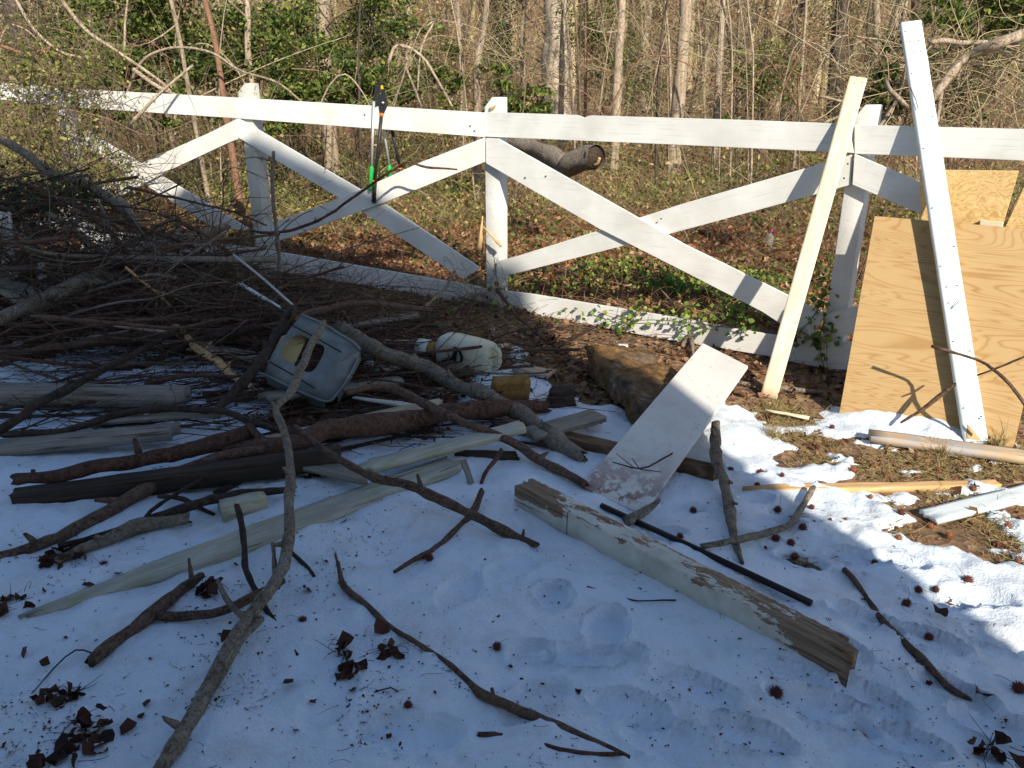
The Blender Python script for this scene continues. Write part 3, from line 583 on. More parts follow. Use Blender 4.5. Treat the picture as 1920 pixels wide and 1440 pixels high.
board((850, 856), (975, 858), .06, .04, DARKWOOD, 'dark rotten wood piece under the mossy board', .0, .0, jag0=.03, jag1=.03)
board((790, 735), (1075, 752), .13, .02, LUMBER, 'beige board half under snow in front of the jug', -.006, -.004, jag0=.03, jag1=.03)
board((890, 638), (945, 650), .11, .02, LUMBER, 'small square tan board behind the jug', .02, .03)
board((968, 690), (1035, 702), .12, .025, LUMBER, 'pinkish flat paving piece in the melting snow', .0, .0, nm='paving_piece', cat='paver')
board((10, 530), (12, 400), .10, .03, PAINT_BLUE, 'white board upright at the left edge among the brush', .0, .0) if False else None
for (a, b, w, lab) in (((6, 560), (8, 398), .09, 'shaded white board standing at the left edge of the brush pile'), ((62, 560), (78, 492), .05, 'small white board tip showing deep in the brush')):
    yb = 5.6; p, q_ = at_y(*a, yb), at_y(*b, yb); tag(plank('plank', Vector((p.x, p.y, p.z - .5)), q_, w, .025, PAINT, up=(0, -1, .1)), lab, 'board')
board((480, 745), (760, 712), .10, .03, GREYWOOD, 'grey plank below the plastic crate', .10, .08, jag0=.08, jag1=.1)
board((660, 745), (840, 770), .05, .012, PAINT_OLD, 'pale painted strip lying under the long branch', .12, .08, nm='lath', jag0=.08, jag1=.08, point=([0, .5, 1], [.2, 1, .2]))
board((560, 868), (700, 900), .09, .02, GREYWOOD, 'grey board fragment crossing the long weathered board', .05, .05, jag0=.1, jag1=.1)
board((180, 790), (420, 775), .06, .02, GREYWOOD, 'narrow grey board among the sticks at the left', .08, .10, jag0=.06, jag1=.06)
board((700, 690), (840, 705), .10, .02, GREENWOOD, 'pale board glimpsed between log and jug', .03, .03, jag0=.06, jag1=.06)
# ---------------------------------------------------------------- foam block, slab, jug, crate, tube, loppers, bottle
def lumpy(name, c, ex, size, seg, rough, mat, jit=.0):      # rough rounded block; ex = (x,y,z) axes
    nx, ny, nz = seg; mb = bpy.data.meshes.new(name); import bmesh
    bm = bmesh.new(); bmesh.ops.create_cube(bm, size=1); bmesh.ops.subdivide_edges(bm, edges=bm.edges[:], cuts=nx, use_grid_fill=True)
    s = rnd.random() * 50
    for v in bm.verts:
        p = v.co.copy(); q_ = Vector((p.x * size[0], p.y * size[1], p.z * size[2])); f = max(abs(p.x), abs(p.y), abs(p.z)) 
        e2 = sorted([abs(p.x), abs(p.y), abs(p.z)])[1]; q_ *= 1 - .06 * max(0, e2 - .4) * 5
        nn = Vector((float(fbm(q_.y * 9 + s, q_.z * 9, 2, 3)), float(fbm(q_.x * 9 + s, q_.z * 9, 3, 3)), float(fbm(q_.x * 7 + s, q_.y * 7, 4, 4)))); v.co = q_ + nn * rough
    bm.to_mesh(mb); bm.free(); [setattr(p, 'use_smooth', True) for p in mb.polygons]; mb.materials.append(mat)
    o = bpy.data.objects.new(name, mb); C.objects.link(o); x, y, z = ex; M = Matrix((x, y, z)).transposed().to_4x4(); M.translation = c; o.matrix_world = M; return o
fa, fb = G(920, 762), G(990, 762); x = (fb - fa).normalized(); tag(lumpy('foam_block', (fa + fb) / 2 + Vector((0, .02, .075)), frame(x, (0, -.25, 1)), ((fb - fa).length, .07, .165), (6, 0, 0), .012, FOAM), 'small golden yellow foam block standing among the sticks', 'foam block')
s0, s1, s2 = G(1085, 700, 0), G(1190, 808, 0), G(1290, 700, 0); e1 = (s1 - s0); e1.z = 0; L1 = e1.length; x, y, z = frame(e1, (.12, -.05, 1)); wid = .44
if y.y < 0: y = -y; 
cc = (s0 + s1) / 2 + Vector((-e1.y, e1.x, 0)).normalized() * (wid / 2 if Vector((-e1.y, e1.x, 0)).x > 0 else -wid / 2) + Vector((0, 0, .075))
slabo = lumpy('foam_slab', cc, frame(e1, (.06, .02, 1)), (L1 * 1.0, wid * .9, .14), (26, 0, 0), .05, OLDSLAB); tag(slabo, 'thick old foam slab with golden top and dark rotten side, lying under the white panel', 'foam slab')
mb = MB(); tc_ = G(1052, 735, .05); 
for k in range(9): a = rnd.random() * 6; cards(mb, [tuple(tc_ + Vector((rnd.gauss(0, .02), rnd.gauss(0, .02), rnd.gauss(0, .02))))], .08)
o = lumpy('rotten_stump', G(1050, 742, .045), frame((1, 0, 0), (0, 0, 1)), (.13, .11, .11), (5, 0, 0), .05, DARKWOOD); tag(o, 'round black rotten lump at the left end of the foam slab', 'stump')
# jug lying on its side: axis along the picture, spout to the left
def jug():
    a, b = G(806, 700, .0), G(918, 712, .0); L = (b - a).length * 1.0; d = (b - a); d.z = 0; d.normalize(); back = Vector((-d.y, d.x, 0)); r = root('plastic_jug', 'milky plastic jug with a black printed mark lying on its side in the leaves', 'jug', a)
    prof = [(0, .035), (.012, .05), (.02, .085), (.05, .115), (.09, .125), (.28, .120), (.315, .112), (.33, .10), (.345, .04)]; sc = L / .345; h = .118
    mb = MB(); n = 28; V = []
    for s, rr in prof:
        for k in range(n):
            t = 2 * math.pi * k / n; c_, s_ = math.cos(t), math.sin(t); c_ = math.copysign(abs(c_) ** .55, c_); s_ = math.copysign(abs(s_) ** .55, s_)
            V.append(a + d * (s * sc) + back * (c_ * rr * .75 + .10) + Vector((0, 0, s_ * rr * .98 + h + .01 - s * .10)))
    m = len(prof); q_ = [[i * n + k, i * n + (k + 1) % n, (i + 1) * n + (k + 1) % n, (i + 1) * n + k] for i in range(m - 1) for k in range(n)]
    mb.add([tuple(v) for v in V], [np.array(q_), np.array([list(range(n))[::-1]]), np.array([list(range((m - 1) * n, m * n))])])
    body = mb.build('body', PLASTIC_WHITE, r); sm = body.modifiers.new('s', 'SUBSURF'); sm.levels = 1; sm.render_levels = 1
    mb = MB(); c0 = a + back * .10 + Vector((0, 0, h)); tube(mb, [c0 - d * .055, c0 + d * .01], .05, 16); mb.build('neck', simple('stained_neck', (.33, .20, .06), .5), r)
    mb = MB(); tube(mb, [c0 - d * .125, c0 - d * .05], .062, 18); mb.build('cap', simple('white_cap', (.55, .60, .60), .4), r)
    mb = MB(); e0 = a + d * L * 1.0 + back * .06; tube(mb, spline([e0 + Vector((0, 0, .20)), e0 + d * .035 + Vector((0, 0, .17)), e0 + d * .035 + Vector((0, 0, .10)), e0 + Vector((0, 0, .06))], .01), .016, 8); mb.build('handle', PLASTIC_WHITE, r)
    pn = Vector((0, -1, .12)).normalized(); pc = a + back * -.004 + Vector((0, 0, h)); mk = lambda pts: [onplane(x, y, pc - back * .006, -back) for x, y in pts]
    mb = MB()
    for outer, inner in ((((850, 648), (858, 652), (865, 660), (869, 670), (867, 678), (862, 681)), ((850, 648), (856, 655), (861, 663), (863, 671), (862, 677), (862, 681))), (((838, 656), (841, 664), (844, 671), (851, 677)), ((838, 656), (840, 668), (843, 675), (851, 677))), (((850, 650), (858, 655), (857, 664), (855, 677)), ((850, 650), (849, 660), (847, 668), (846, 676)))):
        k = len(outer); V = [tuple(v) for v in mk(outer) + mk(inner)]; mb.add(V, np.array([[i, i + 1, i + 1 + k, i + k] for i in range(k - 1)]))
    mb.build('printed_mark', BLACK, r, smooth=False)
jug()
o = lumpy('red_berry_cap', G(811, 641, .015), frame((1, 0, 0), (0, 0, 1)), (.035, .035, .035), (3, 0, 0), .002, simple('red_cap', (.30, .03, .03), .5)); o.name = 'bottle_cap'; tag(o, 'small red cap lying behind the neck of the jug', 'cap')
# grey plastic crate lying tilted, opening in its flat side
def crate():
    pc = G(580, 752, .10) + Vector((0, .12, .10)); nrm = Vector((.10, -.62, .78)).normalized(); P = lambda x, y, off=0: onplane(x, y, pc + nrm * off, nrm)
    r = root('plastic_crate', 'grey plastic crate with a square opening lying tipped on the branches', 'crate', pc)
    outer = [(568, 588), (600, 600), (645, 628), (668, 643), (674, 655), (671, 672), (650, 715), (624, 746), (612, 752), (596, 749), (545, 725), (500, 703), (496, 700)]
    # ring of quads between outline and opening
    out = [(566, 590), (604, 606), (640, 628), (663, 642), (675, 656), (671, 672), (655, 705), (632, 738), (618, 752), (606, 752), (560, 732), (520, 712), (496, 701), (503, 680), (511, 662), (545, 615)]
    inn = [(566, 628), (579, 635), (592, 642), (606, 648), (609, 655), (606, 664), (600, 676), (592, 690), (584, 697), (576, 698), (560, 690), (545, 680), (528, 670), (526, 662), (530, 650), (550, 630)]
    k = len(out); n = 16
    V = [tuple(P(*q)) for q in out] + [tuple(P(*q)) for q in inn] + [tuple(P(*q, -.012)) for q in out] + [tuple(P(*q, -.012)) for q in inn]
    f = []
    for i in range(k):
        j = (i + 1) % k; f += [[i, j, k + j, k + i], [2 * k + i, 3 * k + i, 3 * k + j, 2 * k + j], [k + i, k + j, 3 * k + j, 3 * k + i], [i, 2 * k + i, 2 * k + j, j]]
    mb = MB(); mb.add(V, np.array(f)); mb.build('side_panel', PLASTIC_GREY, r, smooth=False)
    def rim(pts, off, w, nm):
        mb = MB(); tube(mb, spline([P(*q, off) for q in pts], .02), w, 8); mb.build(nm, PLASTIC_GREY, r)
    rim(out[0:4] + [(675, 656)], .004, .008, 'rim'); rim([(671, 672), (655, 705), (632, 738), (612, 753), (560, 733), (496, 702), (480, 700)], .002, .007, 'rim')
    for pts in (((548, 610), (600, 638), (640, 660)), ((505, 678), (555, 706), (590, 728))):
        mb = MB(); tube(mb, [P(*q, .002) for q in pts], .0035, 6); mb.build('groove', BLACK, r)
    # the box behind: two walls going back
    def wall(q0, q1, d, mat, nm):
        a, b = P(*q0, -.006), P(*q1, -.006); sl = slab(nm, [a, b, b - nrm * d, a - nrm * d], .008, mat, r, .001)
    wall((496, 701), (606, 753), .10, PLASTIC_GREY, 'wall'); wall((675, 656), (632, 738), .10, PLASTIC_GREY, 'wall'); wall((566, 590), (663, 642), .10, PLASTIC_GREY, 'wall')
    tan = [P(x, y, -.05) for x, y in ((512, 660), (528, 630), (572, 618), (572, 640), (548, 690), (530, 680))]; slab('inner_board', tan, .01, PLASTIC_TAN, r, .001)
crate()
mb = MB(); P_ = spline([G(438, 478, .62), G(490, 520, .52), G(535, 560, .44), G(548, 572, .42), G(552, 582, .40), G(553, 600, .34)], .02); tube(mb, P_, .0085, 10); tag(mb.build('bent_tube', STEEL, origin=P_[0]), 'bent bare metal tube sticking out of the brush above the plastic crate', 'tube')
mb = MB(); P_ = spline([G(450, 532, .40), G(485, 553, .36), G(524, 577, .32)], .02); tube(mb, P_, .012, 8); tag(mb.build('pale_stick', PAINT_BLUE, origin=P_[0]), 'pale painted stick beside the bent metal tube', 'stick')
def loppers(label, front, back, top, mats, ringed):
    r = root('loppers', label, 'loppers', fp(*top, 1, 0)); P = lambda q, off: fp(*q, 1, off)
    (f0, f1, f2), (b0, b1, b2) = front, back
    for (q0, q1, q2), off in (((f0, f1, f2), .075), ((b0, b1, b2), -.09)):
        j = P(top, -.01) if False else P(q0, off * .45 + .01); mb = MB(); tube(mb, [j, P(q1, off)], mats[2], 12); h = mb.build('handle', mats[0], r)
        mb = MB(); a, b = P(q1, off), P(q2, off); dd = (b - a); tube(mb, [a, a + dd * .06, a + dd * .5, a + dd * .94, b], np.array([.8, 1.05, .95, 1.1, .7]) * mats[3], 12); g = mb.build('grip', mats[1], r)
        if ringed:
            for t in (.03,):
                mb = MB(); tube(mb, [a, a + dd * .10], mats[3] * 1.15, 12); mb.build('ring', ORANGEP, r)
            mb = MB(); dj = (P(q1, off) - j); tube(mb, [j, j + dj * .05], mats[2] * 1.15, 12); mb.build('ring', ORANGEP, r)
    return r, P
r, P = loppers('lopper pair with silver handles and bright green grips hanging over the top rail', ((701, 190), (697, 312), (694, 357)), ((712, 195), (730, 310), (731, 330)), (703, 188), (ALU, GREENP, .011, .016), False)
for q, nm in ((((701, 202), (700, 180), (705, 158), (708, 150), (706, 178), (707, 200)), 'blade'), (((704, 202), (711, 185), (716, 170), (718, 176), (714, 190), (710, 203)), 'hook')):
    slab(nm, [P(x, .03 if nm == 'blade' else .024) if False else P(x, .03 if nm == 'blade' else .022) for x in q], .006, DARKP, r, .001)
r, P = loppers('lopper pair with long black handles and orange rings hanging over the top rail', ((716, 212), (703, 338), (701, 381)), ((733, 235), (750, 315), (753, 335)), (718, 190), (DARKP, DARKP, .0125, .017), True)
slab('blade', [P(x, .035) for x in ((712, 214), (709, 196), (714, 178), (713, 160), (716, 152), (720, 168), (723, 178), (727, 196), (719, 214))], .007, DARKP, r, .001)
slab('hook', [P(x, .027) for x in ((708, 196), (707, 170), (710, 150), (713, 148), (711, 172), (714, 190))], .007, DARKP, r, .001)
slab('yellow_mark', [P(x, .036) for x in ((714, 160), (718, 160), (719, 167), (714, 167))], .001, YELLOWP, r, 0)
mb = MB(); tube(mb, [P((718, 193), .03), P((718, 193), .045)], .012, 10); mb.build('pivot_bolt', STEEL, r)
def bottle():
    b = G(1441, 470, .0); mb = MB(); r = root('plastic_bottle', 'clear plastic bottle with a magenta cap standing in the leaves behind the fence', 'bottle', b); n = 16; prof = [(0, .030), (.01, .036), (.10, .036), (.15, .030), (.18, .014), (.19, .013)]
    tube(mb, [b + Vector((0, 0, z)) for z, _ in prof], [x for _, x in prof], 16); m = MT('clear_bottle', .15); m.col((.75, .75, .72)); m.b.inputs['Transmission Weight'].default_value = .75; mb.build('body', m.m, r)
    mb = MB(); tube(mb, [b + Vector((0, 0, .185)), b + Vector((0, 0, .215))], .019, 12); mb.build('cap', simple('magenta_cap', (.55, .03, .25), .4), r)
bottle()
for (q_, lab, s_) in (((1168, 652), 'larger white foam scrap in the sunlit leaves behind the foam slab', .045), ((1140, 655), 'smaller white foam scrap left of the larger one', .03), ((925, 622), 'white paper scrap in the leaves behind the jug', .03), ((780, 272), 'white litter lump in the undergrowth right of the loppers', .07), ((690, 683), 'pinkish paper scrap by the right corner of the plastic crate', .05)):
    tag(lumpy('litter_scrap', G(*q_, s_ * .4), frame((1, rnd.uniform(-.4, .4), 0), (rnd.uniform(-.2, .2), 0, 1)), (s_ * 1.5, s_, s_ * .8), (5, 0, 0), s_ * .3, simple('white_foam', (.75, .75, .74), .7)), lab, 'litter')
# ---------------------------------------------------------------- branches
def pts3(path):
    out = []; w = []
    for q in path:
        if len(q) < 5: q = (q[0], q[1], max(q[2], q[3] * .00085 + .002), q[3])
        p = G(q[0], q[1], q[2]) if len(q) < 5 else at_y(q[0], q[1], q[4]); out.append(np.array([*p, q[3] * depth(p) / F / 2])) 
    return out
def branch(path, label, mat=BARK_BROWN, cat='branch', nm='branch', forks=(), group=None, rough=.20, n=10, wig=.010, twigs=0):
    S = spline(pts3(path), .035); k = len(S)
    s = np.cumsum(np.r_[0, np.linalg.norm(np.diff(S[:, :3], axis=0), axis=1)]); ph = rnd.random() * 50
    for a in range(3): S[:, a] += wig * 2 * vn(s * 6 + ph, s * 0 + a * 7.3, 6) * np.clip(s / .1, 0, 1)
    S[:, 3] *= 1 + .25 * np.clip(2 * vn(s * 9 + ph, s * 0, 9) - .25, 0, 1)
    mb = MB(); tube(mb, S[:, :3], np.maximum(S[:, 3], .0012), n, rough=rough, rag=1.0)
    for i in range(4, k - 3, 9):
        if S[i, 3] > .0045 and rnd.random() < .55:
            v_ = rng.normal(0, 1, 3); v_[2] = abs(v_[2]); v_ /= np.linalg.norm(v_); r_ = S[i, 3]; e_ = S[i, :3] + v_ * r_ * rnd.uniform(1.5, 3.6); tube(mb, [S[i, :3], (S[i, :3] + e_) / 2, e_], [r_ * .55, r_ * .5, r_ * .28], 6, rough=.3, rag=1.2)
    for f in forks:
        S2 = spline(pts3(f), .03); tube(mb, S2[:, :3], np.maximum(S2[:, 3], .001), max(5, n - 3), rough=rough)
    for t in range(twigs):
        i = rnd.randrange(k // 5, k); p = S[i, :3]; d = (S[min(i + 1, k - 1), :3] - S[i - 1, :3]); d /= np.linalg.norm(d) + 1e-9
        L = rnd.uniform(.1, .4); q = p + (d * rnd.uniform(.3, 1) + rng.normal(0, .5, 3)) * L; q[2] = max(q[2], surf(*q[:2]) + .005)
        sticks(mb, [p], [q], [min(S[i, 3] * .5, .005)], [.0012], n=4, seg=4)
    o = mb.build(nm, mat, origin=tuple(S[0, :3])); return tag(o, label, cat, group)
branch([(298,1445,.03,27),(370,1330,.03,30),(425,1235,.04,32),(470,1165,.06,27),(505,1110,.09,25),(530,1050,.12,24),(545,960,.18,20),(546,880,.23,17),(535,810,.28,14),(520,762,.33,13),(545,735,.36,14),(562,690,.42,16),(580,650,.47,14),(608,608,.50,10)],
    'long grey brown branch rising from the bottom edge to lie across the plastic crate', BARK_LICHEN, forks=[[(520,765,.33,10),(505,750,.35,3)],[(490,1160,.05,16),(440,1215,.05,13),(400,1285,.03,12),(358,1313,.01,4)],[(470,1170,.05,13),(430,1130,.05,11),(408,1088,.06,8)],[(520,1100,.09,14),(515,1065,.10,10),(512,1020,.1,8)]])
branch([(552,800,.28,10),(590,830,.26,12),(640,868,.22,14),(700,893,.17,15),(770,908,.12,17),(850,948,.08,16),(930,988,.04,17),(980,1012,.02,18),(1004,1020,.02,12)],
    'long brown branch slanting down right over the snow with a broken tip', BARK_BROWN, forks=[[(790,915,.11,11),(783,890,.14,5)],[(980,1010,.02,8),(982,992,.05,3)]])
branch([(655,735,.2,10),(712,727,.2,13),(760,738,.19,16),(850,785,.15,15),(940,820,.11,16),(1010,858,.06,16),(1092,908,.03,17)], 'smooth brown branch reaching the lower corner of the white panel', BARK_BROWN)
branch([(903,922,.07,12),(885,960,.04,12),(868,988,.02,12),(820,1022,.01,11),(748,1070,.01,8)], 'short bent stick crossing under the long branch', BARK_BROWN)
branch([(618,1014,.01,8),(632,1060,.015,9),(645,1100,.02,12),(690,1135,.015,12),(722,1166,.022,11),(755,1188,.022,10),(784,1207,.022,10),(815,1228,.022,11),(850,1250,.02,13),(890,1288,.016,16),(920,1305,.018,22),(980,1330,.016,17),(1070,1372,.014,18),(1172,1418,.012,12)], 'long thin knobbly branch running diagonally over the snow to the bottom centre', BARK_BROWN, forks=[[(925,1305,.02,9),(922,1290,.04,6)],[(645,1100,.02,9),(640,1085,.035,6)]], wig=.005)
branch([(900,1380,.005,12),(960,1386,.008,12),(1050,1402,.0,11),(1120,1412,.008,10),(1165,1412,.008,8)], 'straight dark stick at the bottom edge below the diagonal branch', BARK_RED)
branch([(1584,1068,.005,12),(1608,1098,.004,10),(1630,1125,.0,7),(1660,1165,.008,14),(1740,1245,.01,15),(1780,1285,.006,14),(1818,1306,.004,8)], 'long straight stick half buried in the snow at the lower right', BARK_BROWN)
branch([(1342,796,.10,17),(1345,860,.07,21),(1358,920,.045,21),(1372,975,.025,18),(1378,1010,.012,14),(1391,1050,.005,8)], 'knotty grey stick standing on end right of the white panel', BARK_LICHEN, forks=[[(1355,895,.06,9),(1372,905,.06,6)],[(1370,940,.04,9),(1382,945,.05,5)],[(1345,850,.08,8),(1335,860,.08,6)]], rough=.25)
branch([(1318,1024,.015,10),(1375,1020,.03,12),(1435,1003,.025,13),(1475,985,.03,13),(1505,955,.03,12),(1523,916,.035,11)], 'curved grey stick lying over the foot of the knotty stick', BARK_GREY)
branch([(175,1235,.02,24),(235,1195,.02,28),(300,1140,.025,27),(345,1105,.03,20),(372,1085,.03,12)], 'stout forked log on the snow at the lower left', BARK_BROWN, nm='log', cat='log', forks=[[(290,1152,.03,18),(350,1155,.03,17),(420,1145,.035,17),(480,1115,.045,17),(532,1088,.06,14)],[(360,1090,.035,11),(354,1048,.08,5)]])
branch([(445,950,.12,10),(452,1000,.08,11),(462,1060,.04,12),(490,1120,.02,11),(520,1170,.015,9),(560,1226,.008,6)], 'thin dark stick hanging down left of the long grey branch', BARK_DARK)
branch([(540,1030,.04,8),(575,1058,.02,8),(588,1075,.01,6)], 'tiny stick beside the long grey branch', BARK_DARK)
branch([(36,898,.09,22),(120,889,.09,26),(230,868,.09,28),(340,848,.10,30),(460,815,.12,32)], 'reddish branch with a cut end lying on the black timber', BARK_RED, forks=[[(62,888,.09,8),(62,880,.12,7)]])
branch([(440,850,.08,34),(560,830,.10,40),(620,806,.12,42),(700,795,.12,40),(760,785,.12,32),(860,772,.11,34),(960,762,.09,30),(1010,760,.06,26)], 'thick reddish brown log lying across the middle of the pile', BARK_RED, nm='log', cat='log', rough=.2, n=12)
branch([(-20,1052,.03,22),(70,1020,.03,22),(160,985,.03,24),(250,930,.05,26),(330,890,.07,27),(420,855,.10,24),(520,838,.10,14)], 'long dark branch running off the left edge over the snow', BARK_BROWN)
branch([(115,1022,.02,12),(200,1003,.03,12),(290,968,.04,15),(400,938,.06,16),(470,925,.07,15),(545,920,.08,12)], 'slender grey branch parallel to the long dark one', BARK_DARK, forks=[[(270,975,.03,9),(300,945,.05,8),(420,880,.08,7),(560,850,.1,5)]])
branch([(110,1052,.015,16),(170,1022,.02,22),(230,998,.025,26),(290,985,.03,28),(338,975,.03,22)], 'short rotten log with a ragged dark end at the left', BARK_LICHEN, nm='log', cat='log', rough=.3)
branch([(640,612,.22,24),(695,648,.2,30),(725,666,.18,30),(800,690,.12,28),(862,722,.10,26),(912,740,.09,28),(975,778,.07,30),(1022,810,.05,34),(1060,840,.03,36),(1084,852,.015,22)], 'stout rough barked log slanting from behind the crate to the middle', BARK_LICHEN, nm='log', cat='log', rough=.28, n=12)
branch([(-10,600,.35,24),(60,575,.36,28),(130,540,.38,34),(200,512,.42,36),(270,475,.45,34),(340,452,.48,26),(420,425,.5,14)], 'thick pale barked log at the left rising through the brush pile', BARK_LICHEN, nm='log', cat='log', rough=.2, n=12)
branch([(235,565,.25,16),(320,562,.25,18),(400,562,.25,18),(470,553,.26,12)], 'straight branch lying left of the bent metal tube', BARK_BROWN)
branch([(0,660,.10,10),(90,652,.12,12),(180,640,.15,14),(270,625,.17,16),(360,615,.18,16),(450,590,.22,14),(520,560,.28,10)], 'curved brown branch sweeping under the brush pile at the left', BARK_BROWN)
branch([(0,805,.10,18),(90,750,.14,17),(180,700,.18,14),(240,668,.22,12),(330,618,.26,9)], 'dark branch rising from the left edge over the thick grey timber', BARK_DARK)
branch([(10,815,.08,14),(120,805,.09,13),(220,775,.12,14),(290,766,.13,13),(400,770,.14,12),(470,790,.14,13),(560,812,.14,12)], 'long wavy stick lying across the grey boards at the left', BARK_DARK)
branch([(513,286,.86,7,5.75),(512,330,.72,7,5.75),(515,400,.5,7,5.75),(521,470,.3,7,5.75),(526,560,.05,7,5.75)], 'upright cut stem standing in front of the fence with a broken top', BARK_GREY, forks=[[(513,303,.8,6,5.75),(480,295,.82,3,5.7),(460,297,0,2,5.6)]])
branch([(170,-20,1.3,4)] [:0] or [(470,432,.5,5,6.05),(520,436,.42,5.5,6.05),(590,415,.42,5.5,6.05),(650,380,.5,5,6.0),(700,345,.6,5,6.0),(740,316,.68,4.5,6.0),(764,302,.72,4,5.95),(800,312,.7,4,5.9),(856,316,.7,3,5.85)], 'long bent vine stem arching in front of the fence below the loppers', BARK_RED, nm='vine', cat='vine')
branch([(-20,250,1.0,12,6.1),(45,285,.95,15,6.1),(90,322,.85,18,6.1),(160,345,.75,17,6.05),(215,380,.65,16,6.0),(245,410,.55,13,6.0),(270,440,.5,9,6.0)], 'curved branch lying on top of the brush pile at the far left', BARK_GREY)
branch([(330,612,.2,12),(370,650,.16,13),(410,680,.13,14),(440,705,.10,12),(470,722,.1,9)], 'light brown stick slanting toward the crate from the left', STAKE, nm='stick', cat='stick')
branch([(548,580,.42,18),(520,630,.34,20),(480,690,.24,20),(440,735,.16,18),(400,770,.12,12)], 'dark bark strip leaning along the left side of the plastic crate', BARK_DARK)
branch([(1225,835,.05,9),(1250,850,.04,8),(1262,862,.03,6)], 'short root tip under the white panel', BARK_DARK)
branch([(1180,975,.0,22),(1208,955,.03,16),(1232,938,.05,8)], 'grey wood fork propping the lower corner of the white panel', BARK_GREY, cat='wood piece', nm='wood_fork')
branch([(1460,727,.01,9),(1500,732,.012,10),(1537,738,.012,10)], 'short grey stick at the foot of the cream board', BARK_GREY, nm='stick', cat='stick')
branch([(1375,716,.01,9),(1420,723,.012,10)], 'short stub of branch behind the white panel corner', BARK_GREY, nm='stick', cat='stick')
branch([(1690,792,.02,4,3.52),(1730,770,.06,7,3.5),(1760,745,.10,9,3.48),(1788,725,.13,6,3.45)], 'curved twig lying against the lower part of the plywood', BARK_BROWN, nm='stick', cat='stick')
branch([(1940,790,.02,7,3.15),(1895,720,.10,7,3.2),(1860,690,.16,6,3.3),(1830,674,.2,5,3.38),(1750,650,.27,6,3.5)], 'forked twig in front of the plywood at the right', BARK_BROWN, nm='stick', cat='stick', forks=[[(1832,704,.16,3,3.32),(1870,690,.18,4,3.28),(1930,665,.24,4,3.2)]])
branch([(1280,648,.02,7),(1292,628,.06,9),(1300,668,.03,5)], 'bleached twig end by the top of the white panel', BARK_GREY, nm='stick', cat='stick')
branch([(1268,602,.0,4),(1262,570,.1,4),(1240,545,.14,3)], 'thin dry stem near the bottom rail', TWIG, nm='stick', cat='stick')
branch([(1102,1100,.004,3),(1150,1112,.01,3),(1200,1128,.008,3),(1270,1126,.006,3)], 'thin black wire like twig beside the peeling post', BARK_DARK, nm='twig', cat='twig')
branch([(340,1140,.01,0.1)][:0] or [(60,1300,.004,2),(100,1250,.01,3),(140,1220,.015,3),(170,1225,.015,3)], 'fine bent twig on the snow at the lower left', BARK_DARK, nm='twig', cat='twig')
branch([(650,1325,.006,3),(690,1300,.02,3),(735,1290,.02,3),(755,1310,.01,3)], 'arched twig beside the seed balls', BARK_DARK, nm='twig', cat='twig')
branch([(630,990,.005,5),(680,955,.008,4)], 'straight thin twig below the long weathered board', BARK_DARK, nm='twig', cat='twig')
branch([(735,952,.005,2),(770,968,.01,2),(784,1010,.005,2)], 'hair thin curved twig in the middle of the snow', BARK_DARK, nm='twig', cat='twig')
branch([(1300,-0,0,0)][:0] or [(940,845,.07,9),(918,880,.04,7),(905,905,.0,6)], 'small reddish twig dropping from the mossy board', BARK_RED, nm='twig', cat='twig')
branch([(920,530,.12,7),(960,580,.1,6),(1010,630,.04,5),(1050,660,.01,4)], 'thin vine trailing down from the fence foot', BARK_BROWN, nm='vine', cat='vine')
branch([(860,500,.25,5),(830,545,.16,6),(790,580,.1,7),(760,590,.08,6)], 'thin branch leaning on the bottom rail', BARK_GREY)
branch([(540,600,.35,12),(600,580,.3,10),(680,570,.22,12),(760,575,.14,12),(800,580,.1,8)], 'brown branch lying behind the crate toward the fence', BARK_BROWN)
branch([(0,930,.02,8),(60,930,.03,9),(30,932,.0,6)][:2], 'short stick end at the left edge by the black timber', BARK_DARK, nm='stick', cat='stick')
branch([(300,930,.04,9),(345,935,.04,9),(400,960,.01,7)], 'thin stick on the snow under the slender grey branch', BARK_DARK, nm='stick', cat='stick')
branch([(1120,610,.04,4),(1080,632,.03,4),(1050,650,.02,3)], 'bent stem in the shaded leaves', BARK_DARK, nm='stick', cat='stick')
branch([(1130,650,.03,1)][:0] or [(1270,845,.07,3),(1240,862,.09,3),(1200,880,.09,3),(1150,868,.1,2)], 'fine leafless twig lying on the white panel', BARK_DARK, nm='twig', cat='twig', forks=[[(1200,880,.09,2),(1185,860,.12,1.5)],[(1200,880,.09,2),(1240,885,.09,1.5)],[(1190,878,.09,2),(1155,850,.12,1.2)]])
BRUSHD = leafmat('pile_twigs', [(0, (.02, .014, .01)), (.5, (.07, .045, .03)), (.85, (.16, .11, .08)), (1, (.26, .2, .15))], trans=0)
